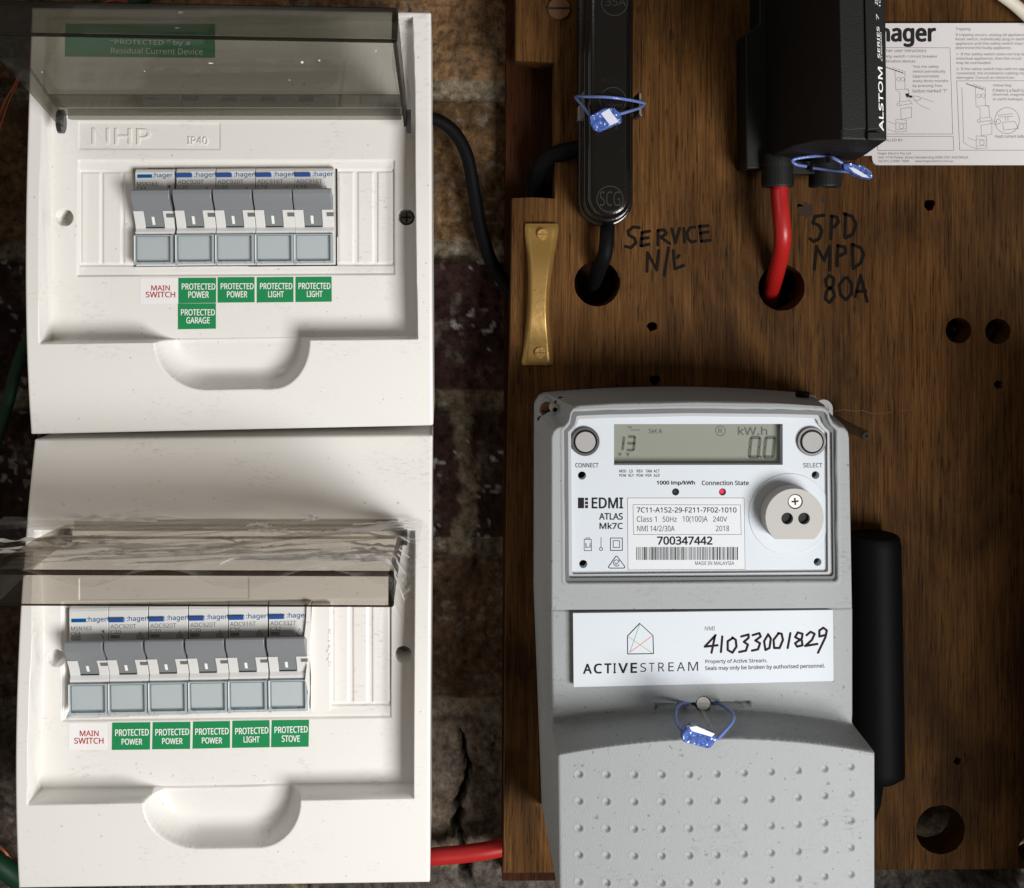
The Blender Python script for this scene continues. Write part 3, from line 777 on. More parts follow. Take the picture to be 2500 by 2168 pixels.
def lid(root, xl, xr, hinge, end, drop, yl_off, knob, curve=0.0, kr=4.4, edges=(), ribs=(), pl=None):
    """hinge/end: (Y, w) of the panel; drop: (Y, w) offset of the front flange edge; yl_off: left end raised"""
    mb = MB(); n = 9
    def line(x, dy):
        out = []
        for i in range(n):
            t = i/(n-1)
            bulge = curve*math.sin(math.pi*t)
            out.append((x, hinge[0]+(end[0]-hinge[0])*t+dy*t+bulge, hinge[1]+(end[1]-hinge[1])*t))
        return out
    L, R = line(xl, yl_off), line(xr, 0)
    sheet(mb, L, R, 1.7)
    eL, eR = Vector(L[-1]), Vector(R[-1]); dv = Vector((0, drop[0], drop[1]))
    sheet(mb, [eL, eL+dv*.5, eL+dv], [eR, eR+dv*.5, eR+dv], 1.7)
    hd = Vector((0, drop[0]*.42, drop[1]*.42-1))
    for P_ in (L, R):                        # side walls of the tray
        q = [Vector(p) for p in P_]
        low = [q[i]+hd*(1-i/(n-1))+dv*(i/(n-1)) for i in range(n)]
        x0 = q[0].x; th = 1.6 if P_ is L else -1.6
        v = [*q, *low, *[p+Vector((th,0,0)) for p in q], *[p+Vector((th,0,0)) for p in low]]
        f = []
        for i in range(n-1): f += [(i,i+1,n+i+1,n+i),(2*n+i,3*n+i,3*n+i+1,2*n+i+1),(n+i,n+i+1,3*n+i+1,3*n+i)]
        f += [(0,n,3*n,2*n),(n-1,3*n-1,4*n-1,2*n-1)]
        mb.add([tuple(p) for p in v], f, 0 if P_ is L else 1)
    # hinge bar and a moulded rib
    hy, hw = hinge
    mb.box(xl+3, xr-3, hy-1.2, hy+3.6, hw-5.5, hw-1.0)
    for t0, t1 in ribs:
        q0, q1 = [Vector(p) for p in line(xl+2, 0)], [Vector(p) for p in line(xr-2, 0)]
        a_ = q0[0].lerp(q0[-1], t0); b2 = q0[0].lerp(q0[-1], t1); c_ = q1[0].lerp(q1[-1], t0); d_ = q1[0].lerp(q1[-1], t1)
        off = Vector((0, curve*math.sin(math.pi*t0)+(-1.0 if drop[0] < 0 and hinge[0] > 0 else 1.4), 0))
        sheet(mb, [a_+off, (a_+b2)/2+off, b2+off], [c_+off, (c_+d_)/2+off, d_+off], .5)
    o = obj('lid', mb, [pl or SMOKE, SMOKESIDE], root)
    mb = MB()
    for (dy, dw, th) in edges:
        mb.tube([(xl+.3, end[0]+dy+yl_off, end[1]+dw), (xr-.3, end[0]+dy, end[1]+dw)], th, 0, 10, 1)
    e0 = (xr-.9, end[0]+min(0,drop[0])*.02, end[1]); mb.tube([e0, (xr-.9, end[0]+drop[0], end[1]+drop[1])], 1.15, 0, 8, 1)
    obj('lid_edge', mb, SMOKEDARK, o)
    for x in (xl-1.2, xr-.6):
        mb = MB()
        mb.xprism([(hy+knob+kr*math.sin(2*math.pi*k/24)*1.25, hw-1+kr*math.cos(2*math.pi*k/24)) for k in range(24)], x, x+2.2)
        obj('hinge_knuckle', mb, KNUCKLE, o)
    return o
_nid = [0]
def name_id(): _nid[0] += 1; return '_%d' % _nid[0]

def handle_poly(xl, xr, top, bot, xbl, xbr):
    pts = [(xl, top-36), (xl, top)]
    for i in range(1, 12):
        t = i/12; an = math.pi/2*t
        pts.append((xl+(xbl-xl)*(1-math.cos(an)), top+(bot-top)*math.sin(an)))
    pts += [(xbl, bot), (xbr, bot-2)]
    for i in range(1, 12):
        t = 1-i/12; an = math.pi/2*t
        pts.append((xr-(xr-xbr)*(1-math.cos(an)), top-6+(bot-top+4)*math.sin(an)))
    pts += [(xr, top-6), (xr, top-42)]
    return pts

# upper box ----------------------------------------------------------
ub = empty('switch_box', P(560,1050,-30), 'white upper switch box with its smoked lid raised, five breakers in a row', 'switch box', 'white surface mounted switch boxes')
prof1 = polyfit_profile([(29,37.5),(222,40.5),(400,44),(600,46),(700,46),(836,44.8),(1045,40.5)])
box_cover('cover', ub, [(70,14,40),(1052,26,40),(1058,1039,40.5),(73,1061,40.5)], prof1,
    recess=[(112,40,40),(105,258,42),(96,550,46),(98,838,45),(1019,826,45),(1014,590,46),(1012,230,42),(1006,40,40)],
    esc=[(190,390),(964,390),(965,671),(187,676)], inner=[(196,415),(962,413),(962,648),(196,650)],
    blanks=[(199,421,245,644),(251,421,297,644),(302,421,352,644),(826,419,864,642),(873,419,912,642),(921,419,960,642)],
    slot=[(326,413),(823,411),(823,648),(326,651)], plate_r=[(192,298),(537,301),(537,365),(192,364)],
    scoop=handle_poly(379,755,836,952,500,662), holes=[(158,531,20.5,18),(992,530,20,10)])
mb = MB()
mb.text('NHP', [(225,313),(367,315),(367,353),(225,352)], FLOOR+.12, 0, .02, extrude=.7)
mb.text('IP40', [(458,334),(507,335),(507,353),(458,352)], FLOOR+.12, 0, .0, extrude=.7)
obj('raised_lettering', mb, WHITE, ub)
labels(ub, [
  ([(342,679),(434.5,678.5),(434.5,740.5),(342,741.5)], [('MAIN',(369.5,697,414.5,709)),('SWITCH',(356,712.5,427.5,726))], False, 'white label printed MAIN SWITCH in red'),
  ([(435.5,678.5),(527.5,678),(527.5,739.5),(435.5,740.5)], [('PROTECTED',(444,692,525.5,707)),('POWER',(460,711.5,509.5,727))], True, 'green label printed PROTECTED POWER above the GARAGE label'),
  ([(531.5,677),(621.5,676.5),(621.5,738),(531.5,739)], [('PROTECTED',(539,691.5,619,706)),('POWER',(554.5,711,603.5,726))], True, 'green label printed PROTECTED POWER left of the LIGHT labels'),
  ([(627,677),(716.5,676),(716.5,737.5),(627,738.5)], [('PROTECTED',(635,691,713.5,706)),('LIGHT',(655,711,692.5,725.5))], True, 'green label printed PROTECTED LIGHT, the left of two'),
  ([(721.5,676),(809.5,675.5),(810,736.5),(721.5,737.5)], [('PROTECTED',(729,690.5,806.5,705.5)),('LIGHT',(749.5,710.5,787,725))], True, 'green label printed PROTECTED LIGHT, the right of two'),
  ([(434.5,741.3),(527,740.8),(527,802.5),(434.5,804)], [('PROTECTED',(442,755,524.5,770)),('GARAGE',(455,774.5,512,789.5))], True, 'green label printed PROTECTED GARAGE on the lower line')])
mb = MB(); w = FLOOR+.16                 # big green label seen through the raised lid
mb.pq([(160,58),(525,58),(525,141),(158,138)], FLOOR-.3, w, 0)
mb.text('"PROTECTED " by a', [(270,96),(463,98),(463,114),(270,111)], w+.05, 1, .0)
mb.text('Residual Current Device', [(271,116),(495,118),(495,134),(271,130)], w+.05, 1, .0)
o = obj('warning_label', mb, [GREEN, WHITEINK], ub); o['label'] = 'green label about a residual current device behind the smoked lid'
mb = MB(); mb.stroke([(238,993),(262,990),(285,984),(305,977),(327,972)], 1.3, 41.9); obj('scratch', mb, GREYINK, ub)
mb = MB(); x, y = XY(992,530,20)
mb.disc(x, y, 2.9, 12, 17, 0, 24); mb.box(x-2.4,x+2.4,y-.4,y+.4,17.02,17.1,1); mb.box(x-.4,x+.4,y-2.4,y+2.4,17.12,17.2,1)
obj('fixing_screw', mb, [DULLSTEEL, DARKGAP], ub)
xl, xr = -182.0, -23.4
l1 = lid(ub, xl, xr, (66.9,46), (95.9,130), (-12.4,5.0), 2.9, -2.5, edges=((-12.4,5.0,.75),(.4,.5,.7)), ribs=((.12,.25),))
def lid_point(px, py, flange=False):
    if flange:
        c = [(95.9-12.4*t, 130+5*t) for t in np.linspace(0,1,60)]
    else: c = [(66.9+(95.9-66.9)*t-2.5*math.sin(math.pi*t)-.35, 46+84*t) for t in np.linspace(.02,.98,120)]
    yw = min(c, key=lambda q: abs(CY-q[0]/(S*(D-q[1])/D)-py)); k_ = S*(D-yw[1])/D
    return ((px-CX)*k_, yw[0], yw[1])
FLECK = mat('white_glint', (.85,.84,.82), .4, .5)  # white paints the glints of film remains and dust on the lid
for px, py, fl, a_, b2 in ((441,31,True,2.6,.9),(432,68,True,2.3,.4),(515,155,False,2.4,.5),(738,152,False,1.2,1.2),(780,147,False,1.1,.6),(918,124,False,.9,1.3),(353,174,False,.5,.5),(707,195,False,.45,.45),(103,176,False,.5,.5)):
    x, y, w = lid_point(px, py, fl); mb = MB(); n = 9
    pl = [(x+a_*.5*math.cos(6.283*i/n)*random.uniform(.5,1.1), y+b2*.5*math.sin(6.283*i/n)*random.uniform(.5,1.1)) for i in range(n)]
    mb.prism(pl, w-.1, w+.5); obj('film_glint', mb, FLECK, l1)
# scraps of film still on the raised lid
def film(name, root, pts_fn, nx, ny, lab=None):
    u, v = np.meshgrid(np.linspace(0,1,nx), np.linspace(0,1,ny))
    X, Y, W = pts_fn(u, v)
    o = grid_object(name, X, Y, W, FILM, root)
    return o
film('film_scrap', l1, lambda u,v: (-27.0+u*(7.5-2.5*v)+.8*np.sin(v*9), 97.0-v*30+1.2*np.sin(u*7+v*4), 128-v*72+2.5*np.sin(u*5+v*13)+5*u), 14, 60)

# lower box ----------------------------------------------------------
lb = empty('switch_box', P(545,2160,-30), 'white lower switch box with open lid under crumpled film and six breakers', 'switch box', 'white surface mounted switch boxes')
prof2 = polyfit_profile([(1062,26),(1283,35),(1480,42.3),(1600,45),(1800,46.2),(2000,45),(2160,42)])
def torn(X, Y, W): return W
box_cover('cover', lb, [(83,1072,26.5),(1056,1062,26.5),(1050,2156,42),(43,2171,42)], prof2,
    recess=[(86,1296,36),(78,1484,43),(76,1568,46),(70,1962,45),(1009,1946,45),(1010,1568,46),(1012,1330,38),(1012,1296,36)],
    esc=[(150,1468),(956,1460),(956,1753),(150,1763)], inner=[(160,1483),(955,1476),(955,1721),(160,1727)],
    blanks=[(814,1480,852,1716,-1),(861,1480,898,1716,-1),(908,1480,953,1716,-1)],
    slot=[(164,1484),(758,1476),(756,1728),(164,1750)], plate_r=[(193,1412),(607,1408),(607,1462),(193,1466)],
    scoop=handle_poly(352,733,1958,2074,480,625), holes=[(137,1607,21,18),(985,1598,20.5,10)])
mb = MB(); w = 33.0
mb.pq([(761,1476),(806,1475),(806,1737),(758,1738),(759,1650),(756,1600)], 26, w, 0)
for i in range(26):
    x = 803+random.gauss(0,2.4); y = 1590+random.gauss(0,34); mb.pq([(x-2.5,y-2.5),(x+2.5,y-2),(x+1.5,y+2.8),(x-2,y+2)], w-.3, w+random.uniform(.1,.5), 0)
obj('filler_strip', mb, WHITE2, lb, bevel=.25)
mb = MB()
a = [(749,1478),(747,1520),(741,1570),(744,1600),(749,1625),(745,1660),(752,1690),(744,1735)]; b_ = [(757,1474),(757,1520),(756,1570),(755.5,1600),(754,1625),(754,1660),(755,1690),(752,1739)]
for i in range(len(a)-1): mb.pq([a[i],b_[i],b_[i+1],a[i+1]], 30, 35.5+random.uniform(-.6,.6), 0)
obj('torn_edge', mb, WHITE2, lb)
labels(lb, [
  ([(168.5,1765),(260.5,1764.5),(260,1830),(167.5,1831)], [('MAIN',(195,1784,240.5,1797)),('SWITCH',(181.5,1801.5,252.5,1815.5))], False, 'white label printed MAIN SWITCH in red'),
  ([(274,1764.5),(367,1763.5),(366,1830),(273,1831)], [('PROTECTED',[(281.5,1781),(363,1779.5),(363,1795.5),(281.5,1797)]),('POWER',(297,1803.5,347,1818))], True, 'green label printed PROTECTED POWER next to the white label'),
  ([(373,1763.5),(465,1762.5),(464,1828.5),(371.5,1829.5)], [('PROTECTED',[(379.5,1780),(461.5,1778.5),(461.5,1794),(379.5,1796)]),('POWER',(396,1802,445.5,1816.5))], True, 'green label printed PROTECTED POWER, second green one'),
  ([(471.5,1762),(561.5,1760.5),(561.5,1826),(470,1828)], [('PROTECTED',[(477,1778.5),(558,1777),(558,1792.5),(477,1794)]),('POWER',(493,1800.5,542,1815))], True, 'green label printed PROTECTED POWER, third green one'),
  ([(567.5,1760),(658,1758.5),(658.5,1824.5),(566.5,1826)], [('PROTECTED',[(574.5,1777.5),(655,1775),(655,1790.5),(574.5,1793)]),('LIGHT',(595,1798,633.5,1812.5))], True, 'green label printed PROTECTED LIGHT'),
  ([(663.5,1758.5),(754.5,1757.5),(753.5,1823),(662,1824.5)], [('PROTECTED',[(670.5,1774.5),(751,1772.5),(751,1788),(670.5,1790)]),('STOVE',(688,1795.5,732,1811))], True, 'green label printed PROTECTED STOVE at the right end')])
mb = MB(); x, y = XY(985,1598,20); mb.disc(x, y, 2.9, 11, 15, 0, 24); mb.box(x-2.4,x+2.4,y-.4,y+.4,15.02,15.1,1)
obj('fixing_screw', mb, [DULLSTEEL, DARKGAP], lb)
l2 = lid(lb, -182.0, -25.5, (-123.7,37), (-121.3,120), (-12.7,1.0), 0.6, -4.5, 1.5, 3.0, edges=((-.4,.8,1.1),(-12.9,1.4,.4)), ribs=((.16,.2),(.40,.44)), pl=SMOKE2)
def crumple(u, v):
    X = -214+u*(197.5-3*v)
    Wd = 31+v*95
    ridge = 0
    for s_, (fu, fv, ph, am) in enumerate(((3.1,5.5,.3,1.0),(5.7,8.5,1.9,.8),(9.1,14.0,.7,.55),(15.3,23.0,2.2,.3))):
        ridge = ridge+am*np.abs(np.sin(fu*u*3.1+fv*v*3.1+ph+3.0*fbm(u*4,v*4,3,100+s_)))
    front = smooth(.90,1.0,v)
    Y = -123.9+2.4*v-4.5*np.sin(np.pi*np.clip(v,0,1))*.95+3.3-front*(4+3*np.sin(u*21)+3*fbm(u*14,v*2,3,140))+(.35+.65*smooth(0,.2,v))*(.8*ridge+1.5*fbm(u*9,v*9,4,120))
    right = smooth(.95,1,u)
    Y = Y-right*(6*v+10*v*v)
    return X, Y, Wd+2.5*(fbm(u*8,v*6,3,130)-.5)*(1-front)+front*(2+2*np.sin(u*13))
film('protective_film', l2, crumple, 260, 90)
rc = random.Random(12)
mb = MB()
def crease(u0, u1, v0, v1, k, am=0.0, ph=0.0):
    u = np.linspace(u0, u1, 40); t = np.linspace(0, 1, 40)
    v = v0+(v1-v0)*t+am*np.sin(t*5+ph)
    k = k*1.25; hw = k*(.12+np.sin(math.pi*t)**.7*(.55+.45*np.sin(t*23+ph))) /130
    A = crumple(u, np.clip(v-hw,0,.995)); B = crumple(u, np.clip(v+hw,0,.998))
    up = .25+k*.85*np.sin(math.pi*t)**.7*(.6+.4*np.sin(t*31+ph))       # each crease stands up as a small ridge
    vs = [(float(A[0][n]), float(A[1][n])+.3+float(up[n]), float(A[2][n])) for n in range(40)]+[(float(B[0][n]), float(B[1][n])+.15, float(B[2][n])) for n in range(40)]
    mb.add(vs, [(n, n+1, 41+n, 40+n) for n in range(39)], 0, True)
crease(.02,.62,.55,.57,1.3,.02); crease(.42,.985,.62,.20,1.6,.02,1); crease(.60,.99,.50,.12,1.0,.01,2); crease(.30,.80,.86,.60,1.4,.02,0)
crease(.70,.98,.30,.34,1.0,.03,2); crease(.01,.30,.34,.52,1.1,.03,1); crease(.05,.24,.70,.62,.9,.02); crease(.62,.97,.93,.60,1.3,.02,3); crease(.55,.99,.04,.02,1.0,.01); crease(.2,.6,.03,.05,.7,.01)
crease(.80,.99,.75,.97,1.5,.03); crease(.86,.99,.55,.80,1.2,.02,2)
for i in range(22):
    u0 = rc.uniform(.01,.85); L_ = rc.uniform(.05,.25); v0 = rc.uniform(.03,.93)
    crease(u0, min(u0+L_,.985), v0, min(max(v0+rc.gauss(-.02,.06),.02),.96), rc.uniform(.35,.9), rc.uniform(0,.02), rc.uniform(0,6))
obj('film_crease_glints', mb, CREASEGLINT, l2)
# small flap of film hanging at the right end of the lower lid
film('film_flap', l2, lambda u,v: (-27+u*9.5*(1-v*.35), -121-v*13-3*u*(1-v)+.8*np.sin(9*u), 116+3*np.sin(u*6+v*5)+2*v), 16, 24)

# ------------------------------------------------------------------ energy meter
em = empty('energy_meter', P(1740,2200,0), 'grey electricity meter with lcd reading and dimpled terminal cover', 'electricity meter')
WF = 58.0
def curved_noise(X, Y): return 0
def build_meter():
    # housing
    tl, tr = (37.6,-65.4), (179.0,-66.0); ysp = XY(0,1487,WF)[1]
    X, Y, ed, a, b, W_, H_ = bilinear(tl, tr, (179.0,ysp+.35), (37.4,ysp-.55), .33, .0)
    arc = 1-((X-108)/71)**2
    Y = Y+3.6*arc*np.clip(1-b/40, 0, 1)
    rc = 6.0
    for (cx, sx) in ((37.6+rc,-1),(179-rc,1)):
        cy = -66-rc+.4
        dx = (X-cx)*sx; dy = Y-cy; m = (dx > 0) & (dy > 0); L_ = np.sqrt(dx**2+dy**2)+1e-9; k = np.maximum(dx,dy)/L_
        X = np.where(m, cx+dx*k*sx, X); Y = np.where(m, cy+dy*k, Y)
    plat = [(1341,1520),(1341,1066),(1347,1049),(1358,1040),(1373,1035),(1383,1024),(1388,1004),(1396,991),(1412,986),(1500,981),(1700,977),(1900,980),(2000,985),(2018,991),(2027,1003),(2030,1016),(2037,1029),(2050,1037),(2064,1041),(2075,1054),(2078,1070),(2086,1520)]
    dp = -sdf(X, Y, [XY(p[0],p[1],WF) for p in plat])
    t = np.clip(dp+1.5, 0, None)
    drop = np.where(t < 3.0, 9*t*t/6.0, 9*(t-1.5))
    base = 26*np.clip(np.minimum(np.minimum(a, W_-a), b)/1.3, .25, 1)
    W = np.maximum(WF-drop, base)
    win = [(1377,1052),(1386,1043),(1392,1034),(1394.5,1022),(1396,1011),(1401,1005),(1480,1001.5),(1684,997.5),(1900,999.5),(2004,1003),(2014,1007),(2018.5,1013),(2021,1025),(2028,1038),(2040,1050),(2044,1412),(2041,1417),(2035,1419),(1387,1423),(1382,1421),(1380,1416)]
    dw = sdf(X, Y, [XY(p[0],p[1],WF) for p in win])
    W = W+.35*(1-smooth(0,1.0,np.abs(dw+.9)))
    W = np.where(dw > .0, W-(4.0 if True else 0)*smooth(0,.35,dw), W)
    W = np.where(dw > 3.2, 40.0, W)
    e = np.clip(H_-b, 0, .6); W = W-(.6-e)*.8
    grid_object('housing', X, Y, W, METER, em, skirt=1.0, flare=(0.2,.2,.2,0))
    # bezel rings
    def ringpoly(outer, inner, w0, w1, m, name, wi=None):
        mb = MB(); o_ = [XY(p[0],p[1],w1) for p in outer]; i_ = [XY(p[0],p[1],w1) for p in inner]
        vs, fs = plate(o_, [i_], w0, w1); mb.add(vs, fs); return obj(name, mb, m, em, bevel=.3, angle=50)
    mid = [(1387,1055),(1396,1046),(1403,1037),(1406,1026),(1407,1018),(1411,1015),(1480,1012),(1684,1008.5),(1900,1010.5),(1996,1013),(2004,1017),(2007,1024),(2010,1033),(2019,1046),(2031,1057),(2035,1400),(2033,1405),(2029,1407),(1394,1411),(1390,1409),(1389,1405)]
    inn = [(1394,1057),(1403,1047),(1409,1036),(1411.5,1030),(1412.5,1025),(1416,1023.5),(1480,1020.5),(1684,1016),(1900,1018.5),(1984,1021),(1992,1023),(1995,1027),(1999,1037),(2010,1049),(2020,1058),(2022,1392),(2021,1395),(2018,1397),(1401,1402.5),(1398,1401),(1397,1398)]
    ringpoly(win, mid, 50, 56.6, BEZEL, 'window_bezel'); ringpoly(mid, inn, 50, 55.2, BEZEL2, 'window_rim')
    # faceplate with real openings
    WP = 53.5
    face = [(1384,1057),(1403,1040),(1408,1022),(1480,1016),(1684,1012),(1900,1014),(1990,1018),(2002,1036),(2026,1057),(2028,1400),(1392,1406)]
    hs = [[XY(p[0],p[1],WP) for p in [(1499,1035.5),(1911,1035),(1911,1135),(1499,1135.5)]]]
    for cx, cy, r in ((1428,1077,35.5),(1980,1077,35.5),(1421,1161,10),(1991,1160,9.5),(1424,1377,10),(1996,1372,9.5),(1649.5,1201,8.8),(1764,1201,8.8)):
        hs.append(pcirc(cx, cy, r, WP, 36))
    vs, fs = plate([XY(p[0],p[1],WP) for p in face], hs, WP-4.5, WP)
    mb = MB(); mb.add(vs, fs); fp = obj('faceplate', mb, FACE, em)
    mb = MB(); mb.pq([(1400,1030),(2015,1030),(2030,1060),(2030,1405),(1392,1405),(1392,1060)], 41, 42, 0); obj('back_board', mb, DARKGAP, em)
    # lcd
    WL = 49.0
    mb = MB(); x0, y1 = XY(1490,1028,WP); x1, y0 = XY(1920,1142,WP); mb.box(x0, x1, y0, y1, WL-1, WL, 0)
    disp = obj('lcd_display', mb, LCD, em)
    mb = MB(); w = WL+.08
    kf = (D-WP)/(D-WL)
    def seg(x, y, wd, h, segs, th, slant=.10):
        pts = {'a':((.12,0),(.88,0)),'b':((1,.08),(1,.44)),'c':((1,.56),(1,.92)),'d':((.12,1),(.88,1)),'e':((0,.56),(0,.92)),'f':((0,.08),(0,.44)),'g':((.12,.5),(.88,.5))}
        for s_ in segs:
            (u0,v0),(u1,v1) = pts[s_]
            mb.stroke([(x+u0*wd+(1-v0)*h*slant, y+v0*h),(x+u1*wd+(1-v1)*h*slant, y+v1*h)], th, w)
    seg(1503,1066,17,33,'bc',6.5); seg(1531,1066,16,33,'abcdg',6.5)
    for x in (1513.5,1532.8): mb.add([(*XY(x-5,1106,w),w),(*XY(x+5,1106,w),w),(*XY(x,1115,w),w)], [(0,1,2)])
    mb1 = mb; mb = MB(); seg(1829,1068,22,48,'abcdef',8); seg(1865,1068,22,48,'abcdef',8); mb.stroke([(1856,1115),(1858,1116)], 6, w)
    mb.text('kW.h', (1802,1042,1873,1062), w, 0, .012)
    obj('lcd_digits', mb, LCDINK, disp); mb = mb1
    mb.text('Set A', (1584,1047,1617,1058), w, 0, .012)
    mb.stroke([(1759+12*math.cos(k*.35), 1052+12*math.sin(k*.35)) for k in range(18)], 1.6, w, closed=True); mb.text('R', (1754,1046,1764,1058), w)
    mb.stroke([(1540,1050),(1563,1050)], 1.4, w); mb.text('10h', (1532,1040,1543,1046), w)
    obj('lcd_digits', mb, LCDINK, disp)
    # print on the faceplate
    mb = MB(); w = WP+.05; z = 4.48
    def q(x0,y0,x1,y1): return (1390+x0/z, 1000+y0/z, 1390+x1/z, 1000+y1/z)
    mb.text('CONNECT', q(66,585,318,632), w, 0, .012); mb.text('SELECT', (1961,1130.5,2007.7,1141.3), w, 0, .006)
    for t_, a0, a1 in (('MOD',548,623),('LD',657,695),('REV',738,803),('TAM',835,900),('ACT',922,988)): mb.text(t_, q(a0,657,a1,688), w, 0, .012)
    for t_, a0, a1 in (('POW',548,623),('RLY',648,706),('POW',735,810),('PER',835,900),('ALR',922,988)): mb.text(t_, q(a0,705,a1,735), w, 0, .012)
    mb.text('1000 imp/kWh', q(958,778,1372,832), w, 0, .03); mb.text('Connection State', q(1450,778,1962,826), w, 0, .022)
    mb.pq([(1411,1215),(1426,1215),(1426,1241),(1411,1241)], w-.02, w, 0)
    for a0, a1 in ((965,992),(1005,1035),(1045,1078)):
        x0,y0,x1,y1 = q(172,a0,205,a1); mb.pq([(x0,y0),(x1,y0),(x1,y1),(x0,y1)], w-.02, w, 0)
    mb.text('EDMI', q(248,965,585,1078), w, 0, .025); mb.text('ATLAS', q(328,1133,583,1203), w, 0, .025); mb.text('Mk7C', q(332,1238,583,1305), w, 0, .025)
    def ps(pts, wd=1.4, cl=False): mb.stroke([(1390+x/z,1000+y/z) for x,y in pts], wd, w, 0, closed=cl)
    ps([(163,1420),(240,1420),(243,1543),(163,1543)], 1.4, True); ps([(182,1420),(182,1404),(222,1404),(222,1420)]); mb.text('Li', q(178,1460,232,1510), w, 0, .01)
    ps([(347,1400),(347,1505)]); ps([(347+17*math.cos(k*.42),1524+17*math.sin(k*.42)) for k in range(15)], 1.5, True)
    ps([(450,1405),(580,1405),(580,1540),(450,1540)], 1.8, True); ps([(480,1434),(550,1434),(550,1508),(480,1508)], 1.5, True)
    ps([(505,1610),(515,1602),(527,1610),(605,1715),(605,1728),(595,1734),(442,1734),(430,1728),(430,1716)], 2.0, True)
    ps([(517+34*math.cos(k*.3),1678+34*math.sin(k*.3)) for k in range(2,20)], 1.6); ps([(498,1675),(512,1695),(548,1655)], 1.6)
    obj('printed_marks', mb, BLACKINK, fp)
    # rating label
    mb = MB(); w0 = WP+.06
    mb.pq([(1531.7,1215.4),(1817,1215.6),(1820,1390.6),(1533,1391.7)], WP, w0, 0); w = w0+.05
    def frame(pts, wd): mb.stroke([(1390+x/z,1000+y/z) for x,y in pts], wd, w, 1, closed=True)
    frame([(637,967),(1913,967),(1923,1748),(642,1753)], .7); frame([(697,1040),(1872,1042),(1880,1367),(702,1367)], .8)
    mb.text('7C11-A152-29-F211-7F02-1010', q(738,1070,1828,1126), w, 1, .012)
    mb.text('Class 1', q(738,1165,955,1228), w, 2); mb.text('50Hz', q(1020,1170,1175,1228), w, 2); mb.text('10(100)A', q(1240,1165,1512,1240), w, 2); mb.text('240V', q(1572,1170,1725,1226), w, 2)
    mb.text('NMI 14/2/30A', q(742,1270,1152,1332), w, 2); mb.text('2018', q(1603,1270,1748,1330), w, 2)
    mb.text('700347442', q(963,1390,1563,1476), w, 1, .03); mb.text('MADE IN MALAYSIA', q(1375,1660,1803,1700), w, 2)
    rb = random.Random(5); x = 1553.4
    while x < 1799:
        bw = rb.choice((1.0,1.0,1.6,2.9)); mb.pq([(x,1335.5),(x+bw,1335.5),(x+bw,1367),(x,1367)], w-.02, w, 1); x += bw+rb.choice((1.1,1.6,2.4))
    lb_ = obj('rating_label', mb, [PLATELABEL, BLACKINK, BLACKINK], fp)
    # buttons
    for cx, cy in ((1428,1077),(1980,1077)):
        x, y = XY(cx, cy, WP); mb = MB()
        mb.ring(x, y, 5.2, 6.5, 44, WP+1.3, 1); mb.disc(x, y, 4.75, 44, WP+2.1, 0, 40, 4.55); mb.ring(x, y, 4.8, 5.2, 44, WP-.6, 2)
        obj('push_button', mb, [BUTTON, DARKRING, DARKGAP], em, bevel=.25)
    # indicator lamps
    for cx, m, lab in ((1649.5, DARKGAP, 'dark pulse lamp'), (1764, REDLED, 'red connection lamp')):
        x, y = XY(cx, 1201, WP); mb = MB(); mb.disc(x, y, 1.55, 46, WP-1.0, 0, 20, 1.3); o = obj('indicator_lamp', mb, m, em, bevel=.3); o['label'] = lab
    # optical port
    WT = 63.5
    x, y = XY(1928,1256,WP+.3); mb = MB(); mb.disc(x, y, 18.7, WP-.2, WP+.35, 0, 64, 18.3); obj('port_base', mb, FACE, em, bevel=.15)
    cx, cy = XY(1940,1264,WT); r = 71*S*(D-WT)/D
    fl = XY(0,1316.5,WT)[1]-cy
    pts = []
    a0 = math.degrees(math.asin(fl/r))
    for i in range(61):
        an = math.radians(a0+(180-2*a0)*i/60); pts.append((cx+r*math.cos(an), cy+r*math.sin(an)))
    kk = S*(D-WT)/D
    hs = [circ(*XY(1922,1266,WT), 14.5*kk, 28), circ(*XY(1963,1266,WT), 14.5*kk, 28), circ(*XY(1941.6,1224.5,WT), 18.4*kk, 32)]
    vs, fs = plate(pts, hs, WP+.3, WT); mb = MB(); mb.add(vs, fs); op = obj('optical_port', mb, [PORT], em, bevel=.2, angle=50)
    mb = MB(); x, y = XY(1941.6,1224.5,WT)
    mb.disc(x, y, 3.05, WT-5, WT-.3, 0, 32, 2.85)
    for an in (.1, .1+math.pi/2):
        d = Vector((math.cos(an), math.sin(an)))*1.55; n_ = Vector((-d.y, d.x)).normalized()*.36; lift = .02 if an < 1 else .05
        mb.prism([(x+d.x+n_.x,y+d.y+n_.y),(x-d.x+n_.x,y-d.y+n_.y),(x-d.x-n_.x,y-d.y-n_.y),(x+d.x-n_.x,y+d.y-n_.y)], WT-.35, WT-.28+lift, 1)
    obj('port_screw', mb, [STEEL, DARKGAP], op)
    mb = MB()
    for ax in (1922,1963): x, y = XY(ax,1266,WT); mb.disc(x, y, 2.55, WP, WT-2.2, 0, 24)
    obj('port_lens', mb, mat('dark_lens', (.012,.013,.014), .4, .06), op)
    # clear window over the faceplate
    cutc = circ(*XY(1928,1256,55.5), 18.9, 48)
    hb = [circ(*XY(1428,1077,55.5), 6.8, 36), circ(*XY(1980,1077,55.5), 6.8, 36)]
    vs, fs = plate([XY(p[0],p[1],55) for p in [(1400,1056),(1416,1036),(1420,1027),(1684,1019),(1985,1024),(1990,1038),(2012,1060),(2014,1390),(1405,1396)]], [cutc], 54.9, 55.7)
    mb = MB(); mb.add(vs, fs); obj('clear_window', mb, METERCLEAR, em)
    # terminal cover ----------------------------------------------------
    ytop = ysp-1.0
